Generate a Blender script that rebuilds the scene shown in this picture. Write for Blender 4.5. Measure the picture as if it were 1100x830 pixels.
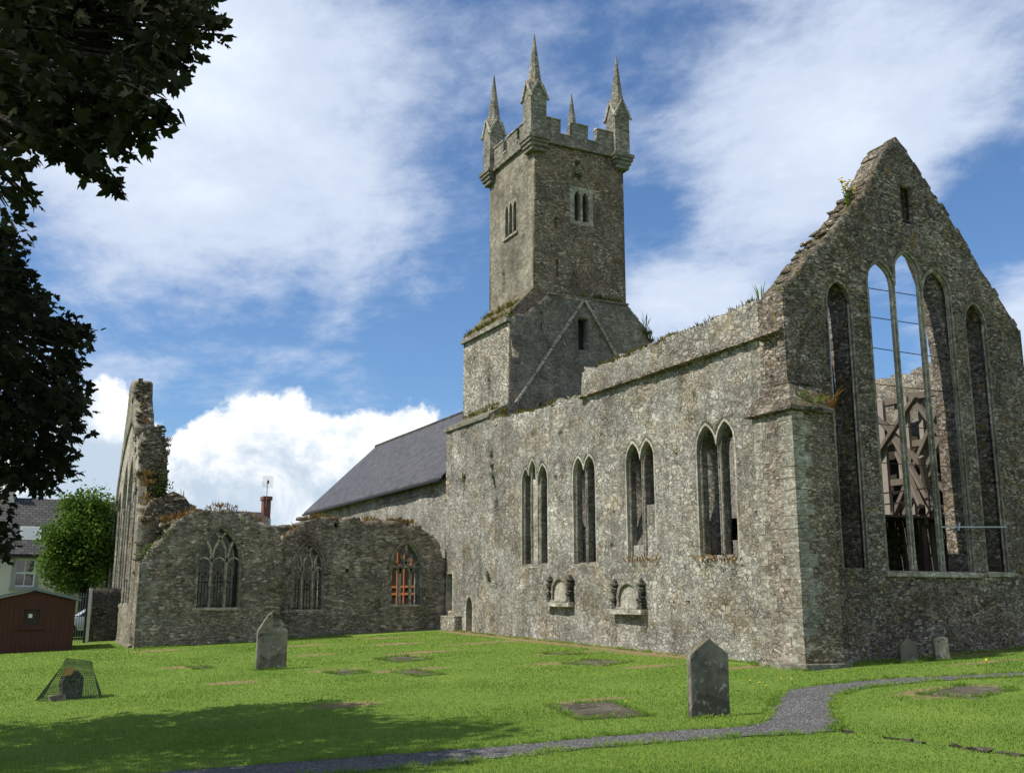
import bpy, bmesh, math, random
import numpy as np
from mathutils import Vector, Matrix, noise as mnoise
from mathutils.geometry import delaunay_2d_cdt
R=math.radians
random.seed(7); rng=np.random.default_rng(7)
for o in list(bpy.data.objects): bpy.data.objects.remove(o)
SC=bpy.context.scene; COL=SC.collection

# ------------------------------------------------------------------ camera, sky, sun, exposure
cam=bpy.data.cameras.new('camera'); co=bpy.data.objects.new('camera',cam); COL.objects.link(co)
co.location=(0,0,1.7); co.rotation_euler=(R(90+11.616),0,R(-26.70))
cam.sensor_fit='HORIZONTAL'; cam.sensor_width=36; cam.lens=36*1110/1100; cam.clip_end=5000; cam.clip_start=.05
SC.camera=co
SUN_EL=R(52); SUN_A=R(6)
sd=Vector((-math.cos(SUN_A)*math.cos(SUN_EL), math.sin(SUN_A)*math.cos(SUN_EL), math.sin(SUN_EL)))
sl=bpy.data.lights.new('sun','SUN'); sl.energy=4.2; sl.angle=R(.5); sl.color=(1,.95,.86)
so=bpy.data.objects.new('sun',sl); COL.objects.link(so); so.rotation_euler=sd.to_track_quat('Z','Y').to_euler()
SC.view_settings.view_transform='Standard'; SC.view_settings.look='None'
SC.view_settings.gamma=1; SC.view_settings.exposure=.4; SC.view_settings.use_curve_mapping=False

# ------------------------------------------------------------------ node helper
class NT:
    def __init__(s,t): s.t=t; s.n=t.nodes; s.l=t.links
    def node(s,typ,**k):
        n=s.n.new(typ)
        for a,b in k.items(): setattr(n,a,b)
        return n
    def put(s,sock,v):
        if isinstance(v,bpy.types.NodeSocket): s.l.new(v,sock)
        else:
            if sock.type=='RGBA' and not hasattr(v,'__len__'): v=(v,v,v,1)
            if sock.type=='RGBA' and len(v)==3: v=(*v,1)
            if sock.type=='VECTOR' and not hasattr(v,'__len__'): v=(v,v,v)
            sock.default_value=v
    def m(s,op,a,b=0,c=0,clamp=False):
        n=s.node('ShaderNodeMath',operation=op,use_clamp=clamp)
        s.put(n.inputs[0],a); s.put(n.inputs[1],b); s.put(n.inputs[2],c); return n.outputs[0]
    def vm(s,op,a,b=(0,0,0)):
        n=s.node('ShaderNodeVectorMath',operation=op); s.put(n.inputs[0],a); s.put(n.inputs[1],b)
        return n.outputs['Value'] if op in('DOT_PRODUCT','LENGTH') else n.outputs[0]
    def mix(s,f,a,b,blend='MIX'):
        n=s.node('ShaderNodeMix',data_type='RGBA',blend_type=blend); n.clamp_factor=True
        s.put(n.inputs[0],f); s.put(n.inputs[6],a); s.put(n.inputs[7],b); return n.outputs[2]
    def ss(s,x,a,b,lo=0.,hi=1.):
        n=s.node('ShaderNodeMapRange',interpolation_type='SMOOTHSTEP'); s.put(n.inputs[0],x)
        s.put(n.inputs[1],a); s.put(n.inputs[2],b); s.put(n.inputs[3],lo); s.put(n.inputs[4],hi); return n.outputs[0]
    def noise(s,v,scale,detail=3,rough=.55,dist=0,col=False):
        n=s.node('ShaderNodeTexNoise'); s.put(n.inputs['Vector'],v); s.put(n.inputs['Scale'],scale)
        s.put(n.inputs['Detail'],detail); s.put(n.inputs['Roughness'],rough); s.put(n.inputs['Distortion'],dist)
        return n.outputs['Color' if col else 'Fac']
    def ramp(s,f,stops,interp='LINEAR'):
        n=s.node('ShaderNodeValToRGB'); n.color_ramp.interpolation=interp; e=n.color_ramp.elements
        while len(e)<len(stops): e.new(.5)
        for k,(p,c) in zip(e,stops): k.position=p; k.color=(*c,1) if len(c)==3 else c
        s.put(n.inputs[0],f); return n.outputs[0]

# ------------------------------------------------------------------ world: Nishita sky with clouds laid over it by direction
W=bpy.data.worlds.new('World'); SC.world=W; W.use_nodes=True
t=NT(W.node_tree); t.n.clear()
sky=t.node('ShaderNodeTexSky',sky_type='NISHITA'); sky.sun_disc=False; sky.sun_elevation=SUN_EL
sky.sun_rotation=R(-84); sky.altitude=0; sky.air_density=1.0; sky.dust_density=.6; sky.ozone_density=2.0
d=t.vm('NORMALIZE',t.node('ShaderNodeTexCoord').outputs['Generated'])
sx=t.node('ShaderNodeSeparateXYZ'); t.put(sx.inputs[0],d); dx,dy,dz=sx.outputs
az=t.m('MULTIPLY',t.m('ARCTAN2',dx,dy),57.2958); el=t.m('MULTIPLY',t.m('ARCSINE',dz),57.2958)
pz=t.m('ADD',t.m('MAXIMUM',dz,0),.16)
cv=t.node('ShaderNodeCombineXYZ'); t.put(cv.inputs[0],t.m('DIVIDE',dx,pz)); t.put(cv.inputs[1],t.m('DIVIDE',dy,pz)); cv.inputs[2].default_value=0
# bias blobs: (az, el, radius, weight) where the sheet is thicker or torn open
bias=None
BL=[(13,23,8,.22),(5,20,6,.12),(8,29,7,.16),(18,16,5,.0),(24,14,6,-.11),(20,19,5,-.06),(25,24,5,-.02),(44,28,10,.13),(36,26,4,-.05),(35.5,20,3,-.10),(40,20.5,3.2,.12),(48,23,6,.10),(33.5,13,4,-.05),(35,16.2,3,.22),(39,16,3,.12),(53,19,3.2,-.26),(56,15.5,3,.2),(50,16,4,-.05),(54,11,5,.15),(26.7,31,5,.05),(33,31,4,.02),(11,15,4,-.10),(2,26,6,.12),(46,14,3,-.15)]
for a,e,r,w in BL:
    q=t.m('ADD',t.m('POWER',t.m('DIVIDE',t.m('SUBTRACT',az,a),r*1.1),2),t.m('POWER',t.m('DIVIDE',t.m('SUBTRACT',el,e),r),2))
    g=t.m('MULTIPLY',t.m('POWER',2.718,t.m('MULTIPLY',q,-1)),w)
    bias=g if bias is None else t.m('ADD',bias,g)
mp=t.node('ShaderNodeMapping'); mp.inputs['Rotation'].default_value=(0,0,R(38)); mp.inputs['Scale'].default_value=(1.0,.82,1); mp.inputs['Location'].default_value=(3.1,1.7,0)
t.put(mp.inputs[0],cv.outputs[0])
n1=t.noise(mp.outputs[0],2.1,9,.60,.2); n2=t.noise(mp.outputs[0],8.0,7,.66,.15)
dens=t.m('ADD',t.m('ADD',t.m('MULTIPLY',n1,.68),t.m('MULTIPLY',n2,.32)),bias)
# unseen cloud added behind the viewer to brighten and whiten the ambient light
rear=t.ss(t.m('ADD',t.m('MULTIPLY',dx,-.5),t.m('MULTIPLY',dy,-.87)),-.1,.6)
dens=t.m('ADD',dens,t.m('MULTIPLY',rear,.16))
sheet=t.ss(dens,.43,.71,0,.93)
# cumulus bank low in the north-west
fc=t.node('ShaderNodeFloatCurve'); c=fc.mapping.curves[0]
PTS=[(-20,9),(-3,8.5),(.1,7.2),(2.5,8.6),(3.9,10.6),(5.3,10.6),(6.3,9.6),(7.3,8.5),(8.9,9.0),(10.8,10.1),(12.7,11.0),(14.5,11.2),(16,10.8),(16.9,10.3),(18.9,10.2),(20.9,10.6),(22.5,10.1),(23.6,9.0),(25.5,7.2),(30,4.5),(40,3.5)]
while len(c.points)<len(PTS): c.points.new(.5,.5)
for p,(a,e) in zip(c.points,PTS): p.location=((a+20)/60,e/15); p.handle_type='AUTO'
fc.mapping.update()
t.put(fc.inputs['Value'],t.m('DIVIDE',t.m('ADD',az,20),60,clamp=True))
cub=t.noise(d,13,6,.62,.2); cub2=t.noise(d,42,4,.6)
top=t.m('ADD',t.m('MULTIPLY',fc.outputs[0],15),t.m('ADD',t.m('MULTIPLY',t.m('SUBTRACT',cub,.5),4.2),t.m('MULTIPLY',t.m('SUBTRACT',cub2,.5),1.8)))
dep=t.m('SUBTRACT',top,el)
cmask=t.ss(dep,-.15,.55)
body=t.noise(t.vm('ADD',d,(.0,.02,.06)),9,6,.6,.4)
shade=t.m('ADD',t.m('MULTIPLY',t.ss(dep,.6,5.5),.72),t.m('MULTIPLY',t.m('SUBTRACT',body,.46),3.8))
ccol=t.mix(t.ss(shade,.0,.95),(9.5,9.5,9.5),(4.3,5.2,6.2))
skyc=t.vm('MULTIPLY',sky.outputs[0],(.67,.86,1.06))
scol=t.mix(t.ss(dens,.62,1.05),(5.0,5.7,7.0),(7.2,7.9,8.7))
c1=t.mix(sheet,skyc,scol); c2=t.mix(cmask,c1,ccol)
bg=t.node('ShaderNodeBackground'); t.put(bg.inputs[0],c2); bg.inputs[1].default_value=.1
out=t.node('ShaderNodeOutputWorld'); t.l.new(bg.outputs[0],out.inputs[0])

# ------------------------------------------------------------------ materials
def newmat(name):
    m=bpy.data.materials.new(name); m.use_nodes=True; t=NT(m.node_tree); t.n.clear()
    b=t.node('ShaderNodeBsdfPrincipled'); o=t.node('ShaderNodeOutputMaterial'); t.l.new(b.outputs[0],o.inputs[0])
    b.inputs['Specular IOR Level'].default_value=.25; b.inputs['Roughness'].default_value=.9
    return m,t,b
def stone(name,ramp,size=(.40,.40,.24),mortar=(.33,.32,.28),mw=.07,white=.5,ochre=.3,moss=.3,dark=.5,bump=.05,warp=.25,contrast=1.,streak=.4,rnd=1.,mix2=.5,small=.5,brown=.3,finec=1.15):
    """masonry: two sizes of stone mixed in patches, flush mortar, stains, lichen and moss"""
    m,t,b=newmat(name)
    g=t.node('ShaderNodeNewGeometry'); P=g.outputs['Position']; sn=t.node('ShaderNodeSeparateXYZ'); t.put(sn.inputs[0],g.outputs['Normal'])
    wv=t.vm('SUBTRACT',t.noise(P,1.6,3,.5,0,True),(.5,.5,.5))
    Q0=t.vm('ADD',P,t.vm('MULTIPLY',wv,(warp,warp,warp*.8)))
    pick=t.ss(t.noise(t.vm('ADD',P,(5,2,7)),.9,3,.6),.47,.53) if mix2 else None
    def pat(sz):
        Q=t.vm('DIVIDE',Q0,sz); v=t.node('ShaderNodeTexVoronoi',feature='F1'); t.put(v.inputs['Vector'],Q); v.inputs['Randomness'].default_value=rnd
        e=t.node('ShaderNodeTexVoronoi',feature='DISTANCE_TO_EDGE'); t.put(e.inputs['Vector'],Q); e.inputs['Randomness'].default_value=rnd
        return v.outputs['Color'],e.outputs['Distance']
    vc,ve=pat(size)
    if mix2:
        vc2,ve2=pat(tuple(x*small for x in size)); f=t.m('MULTIPLY',pick,mix2)
        vc=t.mix(t.m('GREATER_THAN',f,.25),vc,vc2); sel=t.m('GREATER_THAN',f,.25)
        ve=t.m('ADD',t.m('MULTIPLY',ve,t.m('SUBTRACT',1,sel)),t.m('MULTIPLY',ve2,sel))
    sc=t.node('ShaderNodeSeparateColor'); t.put(sc.inputs[0],vc)
    fine=t.noise(P,8,6,.68); grain=t.noise(P,42,3,.6)
    col=t.ramp(sc.outputs[0],ramp)
    col=t.mix(1,col,t.m('ADD',t.m('MULTIPLY',t.m('SUBTRACT',sc.outputs[1],.5),.85*contrast),1),'MULTIPLY')
    mn=t.noise(P,2.4,5,.65)
    mcol=t.mix(t.ss(mn,.36,.62),tuple(x*.36 for x in mortar),mortar)
    ed=t.m('ADD',ve,t.m('MULTIPLY',t.m('SUBTRACT',fine,.5),.22))
    cover=t.m('ADD',mw,t.m('MULTIPLY',t.m('MAXIMUM',t.m('SUBTRACT',t.noise(t.vm('ADD',P,(1,6,3)),1.5,4,.6),.47),0),mw*4.5))
    mm=t.m('SUBTRACT',1,t.ss(t.m('SUBTRACT',ed,cover),t.m('MULTIPLY',cover,-.6),t.m('MULTIPLY',cover,.4)),clamp=True)
    mm=t.m('SUBTRACT',1,t.m('DIVIDE',t.m('SUBTRACT',ed,t.m('MULTIPLY',cover,.4)),t.m('MULTIPLY',cover,.9),clamp=True))
    col=t.mix(mm,col,mcol)
    col=t.mix(1,col,t.m('ADD',t.m('MULTIPLY',t.m('SUBTRACT',fine,.5),finec*contrast),1),'MULTIPLY')
    col=t.mix(1,col,t.m('ADD',t.m('MULTIPLY',t.m('SUBTRACT',grain,.5),.5),1),'MULTIPLY')
    big=t.noise(P,.33,5,.6,.3); mid=t.noise(t.vm('ADD',P,(3,3,8)),.95,6,.68,.3)
    sv=t.vm('MULTIPLY',P,(1.3,1.3,.13)); stk=t.noise(sv,1.6,5,.65)
    col=t.mix(1,col,t.m('ADD',t.m('MULTIPLY',t.m('SUBTRACT',mid,.5),2.0),1),'MULTIPLY')
    col=t.mix(t.m('MULTIPLY',t.ss(t.noise(t.vm('ADD',P,(6,1,2)),.8,6,.7,.3),.46,.66),brown),col,t.mix(1,col,(.80,.66,.46),'MULTIPLY'))
    col=t.mix(t.m('MULTIPLY',t.ss(t.m('ADD',t.m('MULTIPLY',big,.6),t.m('MULTIPLY',stk,.4)),.44,.68),dark),col,(.060,.054,.042),'MIX')
    col=t.mix(t.m('MULTIPLY',t.ss(stk,.56,.72),streak*.5),col,(.065,.06,.048))
    pt_=t.noise(P,1.1,4,.6)
    wl=t.m('MULTIPLY',t.ss(t.noise(P,7.5,5,.7,.4),.56,.66),t.ss(pt_,.38,.62))
    col=t.mix(t.m('MULTIPLY',wl,white),col,(.56,.54,.47))
    oc=t.m('MULTIPLY',t.ss(t.noise(t.vm('ADD',P,(9,3,5)),3.6,5,.7,.5),.56,.68),t.ss(t.noise(t.vm('ADD',P,(2,8,1)),.6,3,.6),.38,.58))
    col=t.mix(t.m('MULTIPLY',oc,ochre),col,t.mix(t.noise(P,5,2),(.30,.15,.03),(.24,.19,.05)))
    gm=t.m('MULTIPLY',t.ss(t.noise(t.vm('ADD',P,(4,1,9)),2.4,6,.7,.3),.54,.68),t.ss(t.noise(t.vm('ADD',P,(7,2,3)),.45,3,.6),.42,.66))
    up=t.m('MULTIPLY',t.ss(sn.outputs[2],.45,.85),t.ss(fine,.36,.56))
    gmm=t.m('MAXIMUM',t.m('MULTIPLY',gm,moss),t.m('MULTIPLY',up,min(1,moss*1.6)))
    col=t.mix(gmm,col,t.mix(fine,(.045,.05,.015),(.16,.14,.05)))
    t.put(b.inputs['Base Color'],col); b.inputs['Roughness'].default_value=.95; b.inputs['Specular IOR Level'].default_value=.12
    h=t.m('ADD',t.m('MULTIPLY',t.m('SUBTRACT',1,mm),.7),t.m('ADD',t.m('MULTIPLY',fine,.45),t.m('ADD',t.m('MULTIPLY',grain,.06),t.m('MULTIPLY',sc.outputs[2],.4))))
    bp=t.node('ShaderNodeBump'); bp.inputs['Strength'].default_value=1; bp.inputs['Distance'].default_value=bump; t.put(bp.inputs['Height'],h)
    t.l.new(bp.outputs[0],b.inputs['Normal'])
    return m
GREYS=[(0,(.225,.207,.168)),(.2,(.30,.28,.235)),(.4,(.325,.317,.287)),(.6,(.35,.326,.268)),(.8,(.28,.273,.245)),(1,(.395,.375,.32))]
DULL=[(0, (0.151, 0.129, 0.105)), (0.3, (0.227, 0.194, 0.158)), (0.6, (0.303, 0.261, 0.217)), (0.85, (0.253, 0.205, 0.154)), (1, (0.399, 0.348, 0.302))]
PALE=[(0,(.30,.278,.225)),(.5,(.37,.345,.28)),(1,(.44,.41,.34))]
M={}
M['rubble']=stone('rubble',GREYS,(.98,.98,.60),(.345,.32,.26),.05,.36,.38,.28,.50,.05,.32,.85,.6,1.,.5,.5,.6,.75)
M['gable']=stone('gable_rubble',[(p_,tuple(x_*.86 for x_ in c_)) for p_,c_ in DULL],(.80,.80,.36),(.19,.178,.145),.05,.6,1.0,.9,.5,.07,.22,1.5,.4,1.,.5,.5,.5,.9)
M['coursed']=stone('coursed_rubble',DULL,(1.25,1.25,.50),(.38,.355,.295),.05,.5,.4,.35,.28,.05,.12,1.25,.35,1.,.5,.5,.4,.8)
M['tower']=stone('tower_rubble',[(a,tuple(x*y for x,y in zip(c,(1.02,.96,.87)))) for a,c in DULL],(.80,.80,.38),(.27,.247,.197),.05,.45,.7,.6,.42,.045,.18,1.25,.4,1.,.5,.5,.5,.8)
M['towerlow']=stone('tower_block_stone',[(0,(.25,.235,.19)),(.5,(.33,.305,.25)),(1,(.41,.385,.32))],(.62,.62,.40),(.2,.185,.145),.05,.4,.2,.15,.25,.03,.1,1.,.3,1.,0)
M['render']=stone('weathered_harling',[(0,(.21,.19,.145)),(.5,(.235,.214,.165)),(1,(.26,.24,.19))],(1.1,1.1,.6),(.23,.21,.165),.02,.35,.15,.2,.5,.02,.2,.6,.7,1.,0)
M['scar']=stone('scar_wall',[(0,(.19,.175,.145)),(.5,(.235,.215,.175)),(1,(.28,.26,.215))],(.8,.8,.26),(.23,.21,.17),.04,.35,.2,.25,.45,.03,.15,.8,.5,1.,.4)
M['ashlar']=stone('dressed_limestone',PALE,(1.1,1.1,.5),(.24,.222,.18),.02,.5,.22,.18,.40,.018,.02,.55,.5,1.,0)
M['dressing']=stone('pale_dressed_stone',[(0,(.36,.335,.275)),(1,(.42,.395,.33))],(1.1,1.1,.5),(.28,.26,.21),.015,.4,.15,.12,.25,.012,.02,.35,.3,1.,0)
M['ashlar_dark']=stone('weathered_dressed_limestone',[(0,(.17,.16,.13)),(.5,(.22,.205,.168)),(1,(.27,.253,.208))],(1.0,1.0,.5),(.12,.112,.09),.02,.5,.3,.25,.5,.018,.02,.6,.5,1.,0)
M['navewall']=stone('nave_rubble',GREYS,(.9,.9,.42),(.42,.40,.34),.06,.7,.12,.1,.2,.04,.2,1.,.3,1.,.5)
M['headstone']=stone('headstone_limestone',[(0,(.15,.143,.118)),(1,(.22,.205,.168))],(4,4,4),(.2,.19,.16),.003,.6,.3,.4,.8,.012,.1,1.1,1.9,1.,0)
M['ledger']=stone('ledger_slab_stone',[(0,(.075,.066,.05)),(1,(.11,.098,.075))],(3,3,3),(.1,.09,.08),.003,.4,.3,.12,.5,.015,.1,1.,.2,1.,0)
M['darkstone']=stone('dark_boundary_stone',[(0,(.06,.057,.05)),(.5,(.10,.096,.083)),(1,(.15,.142,.125))],(.6,.6,.3),(.12,.115,.1),.06,.3,.1,.3,.4,.06,.2)
M['quoinstone']=stone('quoin_stone',[(0,(.24,.222,.178)),(.5,(.30,.28,.225)),(1,(.37,.348,.288))],(.6,.6,.3),(.3,.275,.22),.02,.7,.3,.2,.35,.02,.05,.8,.4,1.,0)

def plain(name,c,rough=.6,var=.25,scale=6,bump=0,metal=0,spec=.3,c2=None):
    m,t,b=newmat(name); P=t.node('ShaderNodeNewGeometry').outputs['Position']
    n=t.noise(P,scale,5,.65); n2=t.noise(P,scale*6,3,.6)
    col=t.mix(n,tuple(x*(1-var) for x in c),c2 or tuple(min(1,x*(1+var)) for x in c))
    col=t.mix(1,col,t.m('ADD',t.m('MULTIPLY',t.m('SUBTRACT',n2,.5),var*1.6),1),'MULTIPLY')
    t.put(b.inputs['Base Color'],col); b.inputs['Roughness'].default_value=rough; b.inputs['Metallic'].default_value=metal; b.inputs['Specular IOR Level'].default_value=spec
    if bump:
        bp=t.node('ShaderNodeBump'); bp.inputs['Distance'].default_value=bump; t.put(bp.inputs['Height'],n2); t.l.new(bp.outputs[0],b.inputs['Normal'])
    return m
M['iron']=plain('black_iron',(.018,.017,.016),.6)
M['steel']=plain('galvanised_steel',(.33,.34,.34),.35,.15,metal=.8)
M['glass']=plain('dark_glass',(.02,.024,.028),.05,.2,spec=.8)
M['white']=plain('white_paint',(.75,.75,.72),.5,.06)
M['cream']=plain('cream_render',(.58,.545,.48),.9,.10,1.2,.01)
M['greysill']=plain('painted_stone_surround',(.30,.31,.30),.8,.1)
M['timber']=plain('weathered_timber',(.14,.115,.09),.8,.35,3,.004)
M['timberpale']=plain('pale_timber',(.27,.24,.20),.8,.25,3,.004)
M['timberdark']=plain('dark_timber',(.045,.033,.025),.8,.3,3)
M['orange']=plain('oiled_cedar',(.27,.10,.04),.5,.25,4,.003)
M['shed']=plain('red_brown_boards',(.068,.025,.016),.75,.22,2.5,.004)
M['shedroof']=plain('grey_roof_felt',(.16,.18,.19),.8,.15)
M['door']=plain('dark_door_boards',(.03,.028,.025),.8)
M['silver']=plain('silver_car_paint',(.50,.52,.55),.25,.05,metal=.5,spec=.5)
M['tyre']=plain('tyre_rubber',(.02,.02,.02),.9)
M['lampred']=plain('tail_lamp_red',(.35,.02,.02),.2)
M['yellow']=plain('yellow_tag',(.32,.22,.07),.5,.05)
M['petal']=plain('yellow_petals',(.75,.52,.02),.7,.1)
M['brick']=plain('red_brick',(.17,.068,.045),.9,.35,9,.01)
M['bark']=plain('dark_bark',(.045,.036,.028),.95,.4,5,.03)
M['white_box']=plain('white_plastic',(.7,.7,.68),.4,.05)

def slates(name,c,w=.32,h=.22,ax='Y'):
    m,t,b=newmat(name); g=t.node('ShaderNodeNewGeometry'); s=t.node('ShaderNodeSeparateXYZ'); t.put(s.inputs[0],g.outputs['Position'])
    cv=t.node('ShaderNodeCombineXYZ'); t.put(cv.inputs[0],s.outputs[1 if ax=='Y' else 0]); t.put(cv.inputs[1],t.m('MULTIPLY',s.outputs[2],1.42))
    br=t.node('ShaderNodeTexBrick'); br.offset=.5; t.put(br.inputs['Vector'],cv.outputs[0]); br.inputs['Scale'].default_value=1
    br.inputs['Mortar Size'].default_value=.02; br.inputs['Brick Width'].default_value=w; br.inputs['Row Height'].default_value=h; br.inputs['Bias'].default_value=0
    t.put(br.inputs['Color1'],tuple(x*.72 for x in c)); t.put(br.inputs['Color2'],tuple(x*1.3 for x in c)); t.put(br.inputs['Mortar'],tuple(x*.35 for x in c))
    col=t.mix(1,br.outputs[0],t.m('ADD',t.m('MULTIPLY',t.m('SUBTRACT',t.noise(g.outputs['Position'],.8,6,.65),.5),.7),1),'MULTIPLY')
    t.put(b.inputs['Base Color'],col); b.inputs['Roughness'].default_value=.6
    bp=t.node('ShaderNodeBump'); bp.inputs['Distance'].default_value=.02; t.put(bp.inputs['Height'],t.m('SUBTRACT',1,br.outputs['Fac'])); t.l.new(bp.outputs[0],b.inputs['Normal'])
    return m
M['slate']=slates('purple_slate',(.086,.081,.085)); M['slateh']=slates('brown_slate',(.072,.067,.064),.3,.2,'X')

def leafmat(name,c1,c2,trans=.3,scale=.8):
    m=bpy.data.materials.new(name); m.use_nodes=True; t=NT(m.node_tree); t.n.clear()
    P=t.node('ShaderNodeNewGeometry').outputs['Position']
    col=t.mix(t.ss(t.m('ADD',t.m('MULTIPLY',t.noise(P,scale,3),.6),t.m('MULTIPLY',t.noise(P,9,2),.4)),.35,.65),c1,c2)
    a=t.node('ShaderNodeBsdfDiffuse'); b=t.node('ShaderNodeBsdfTranslucent'); mx=t.node('ShaderNodeMixShader'); o=t.node('ShaderNodeOutputMaterial')
    t.put(a.inputs[0],col); t.put(b.inputs[0],col); mx.inputs[0].default_value=trans
    t.l.new(a.outputs[0],mx.inputs[1]); t.l.new(b.outputs[0],mx.inputs[2]); t.l.new(mx.outputs[0],o.inputs[0]); return m
M['leafdark']=leafmat('dark_maple_leaf',(.025,.026,.018),(.038,.045,.022),.15)
M['leafgreen']=leafmat('green_leaf',(.06,.115,.018),(.15,.235,.045),.3,1.0)
M['weed']=leafmat('weed_leaf',(.08,.10,.02),(.20,.17,.05),.25,1.5)
M['weedg']=leafmat('fresh_weed_leaf',(.07,.13,.02),(.16,.20,.04),.3,1.5)
M['weedr']=leafmat('russet_weed_leaf',(.16,.08,.025),(.26,.17,.05),.25,1.5)
M['blade']=leafmat('grass_blade',(.135,.245,.038),(.275,.38,.074),.48,.38)

# ------------------------------------------------------------------ object helpers
def tag(o,label=None,cat=None,group=None,kind=None):
    if label: o['label']=label
    if cat: o['category']=cat
    if group: o['group']=group
    if kind: o['kind']=kind
    return o
def thing(name,label,cat,loc=(0,0,0),rz=0,group=None):
    o=bpy.data.objects.new(name,None); COL.objects.link(o); o.location=loc; o.rotation_euler=(0,0,rz); o.empty_display_size=.3
    return tag(o,label,cat,group)
def link(name,bm,mat,parent=None,smooth=False,norm=True):
    if norm: bmesh.ops.recalc_face_normals(bm,faces=bm.faces)
    me=bpy.data.meshes.new(name); bm.to_mesh(me); bm.free()
    if smooth: me.polygons.foreach_set('use_smooth',[True]*len(me.polygons))
    if mat: me.materials.append(mat)
    o=bpy.data.objects.new(name,me); COL.objects.link(o)
    if parent:
        o.parent=parent
        # geometry is authored in world coordinates; the thing's base sits at its own location
        if parent.get('_w'): pass
    return o
def rebase(o,loc):
    """move a top-level thing's origin to loc, leaving its parts where they stand"""
    for ch in o.children: ch.location=Vector(ch.location)-Vector(loc)
    o.location=loc
def quick(name,verts,faces,mat,parent=None,smooth=False):
    me=bpy.data.meshes.new(name); me.from_pydata([tuple(v) for v in verts],[],faces); me.update()
    if smooth: me.polygons.foreach_set('use_smooth',[True]*len(me.polygons))
    if mat: me.materials.append(mat)
    o=bpy.data.objects.new(name,me); COL.objects.link(o)
    if parent: o.parent=parent
    return o
def bx(bm,x0,x1,y0,y1,z0,z1,jit=0):
    vs=[bm.verts.new((x+random.uniform(-jit,jit),y+random.uniform(-jit,jit),z+random.uniform(-jit,jit))) for z in(z0,z1) for y in(y0,y1) for x in(x0,x1)]
    for f in((0,2,3,1),(4,5,7,6),(0,1,5,4),(2,6,7,3),(0,4,6,2),(1,3,7,5)): bm.faces.new([vs[i] for i in f])
    return vs
def bevelled(bm,off=.01,seg=1):
    bmesh.ops.bevel(bm,geom=list(bm.edges),offset=off,segments=seg,affect='EDGES',profile=.6); return bm
def prism(bm,pts,axis,t0,t1):
    """polygon extruded along an axis; pts are the other two coordinates in order"""
    def P(a,b,c): return (c,a,b) if axis=='X' else ((a,c,b) if axis=='Y' else (a,b,c))
    A=[bm.verts.new(P(a,b,t0)) for a,b in pts]; B=[bm.verts.new(P(a,b,t1)) for a,b in pts]; n=len(pts)
    bm.faces.new(A); bm.faces.new(B[::-1])
    for i in range(n): bm.faces.new((A[i],A[(i+1)%n],B[(i+1)%n],B[i]))
def bar(bm,p,q,w,h=None,up=(0,0,1)):
    p=Vector(p);q=Vector(q);h=h or w; d=(q-p).normalized(); s=d.cross(Vector(up))
    if s.length<1e-3: s=d.cross(Vector((1,0,0)))
    s.normalize(); u=s.cross(d)
    vs=[bm.verts.new(c+s*a*w/2+u*b*h/2) for c in(p,q) for a,b in((-1,-1),(1,-1),(1,1),(-1,1))]
    for f in((3,2,1,0),(4,5,6,7),(0,1,5,4),(1,2,6,5),(2,3,7,6),(3,0,4,7)): bm.faces.new([vs[i] for i in f])
def tube(bm,pts,r,n=8,r1=None):
    pts=[Vector(p) for p in pts]; rings=[]; m=len(pts)
    for i,p in enumerate(pts):
        d=(pts[min(i+1,m-1)]-pts[max(i-1,0)]).normalized(); s=d.cross(Vector((.13,.31,.94)))
        if s.length<.05: s=d.cross(Vector((1,0,0)))
        s.normalize(); u=d.cross(s)
        rr=(r[i] if hasattr(r,'__len__') else (r if r1 is None else r+(r1-r)*i/(m-1)))
        rings.append([bm.verts.new(p+(s*math.cos(2*math.pi*k/n)+u*math.sin(2*math.pi*k/n))*rr) for k in range(n)])
    for a,b in zip(rings,rings[1:]):
        for k in range(n): bm.faces.new((a[k],a[(k+1)%n],b[(k+1)%n],b[k]))
    bm.faces.new(rings[0][::-1]); bm.faces.new(rings[-1])
def lathe(bm,prof,c,n=12,sx=1,sy=1):
    rings=[]
    for r,z in prof: rings.append([bm.verts.new((c[0]+math.cos(2*math.pi*k/n)*r*sx,c[1]+math.sin(2*math.pi*k/n)*r*sy,c[2]+z)) for k in range(n)])
    for a,b in zip(rings,rings[1:]):
        for k in range(n): bm.faces.new((a[k],a[(k+1)%n],b[(k+1)%n],b[k]))
    bm.faces.new(rings[0][::-1]); bm.faces.new(rings[-1])
def rock(bm,c,s,j=.25):
    vs=bx(bm,c[0]-s[0]/2,c[0]+s[0]/2,c[1]-s[1]/2,c[1]+s[1]/2,c[2]-s[2]/2,c[2]+s[2]/2,0)
    for v in vs: v.co+=Vector([random.uniform(-j,j)*k for k in s])
def rag(p,q,step=.3,amp=.08):
    """broken masonry edge from p to q: stone-sized steps"""
    p=np.array(p,float);q=np.array(q,float);L=np.hypot(*(q-p)); n=max(1,int(L/step)); d=(q-p)/L; nn=np.array([-d[1],d[0]]); out=[tuple(p)]
    ts=[0]+sorted((k+random.uniform(-.3,.3))/n for k in range(1,n))+[1]; o0=0
    for k in range(n):
        o=random.uniform(-amp,amp)
        a=p+d*L*ts[k]; b=p+d*L*ts[k+1]
        out.append(tuple(a+nn*o+d*.004)); out.append(tuple(b+nn*(o+random.uniform(-.25,.25)*amp)-d*.004))
    return out
def ragline(pts,step=.3,amp=.08):
    out=[]
    for a,b in zip(pts,pts[1:]): out+=rag(a,b,step,amp)
    return out+[tuple(pts[-1])]
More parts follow.
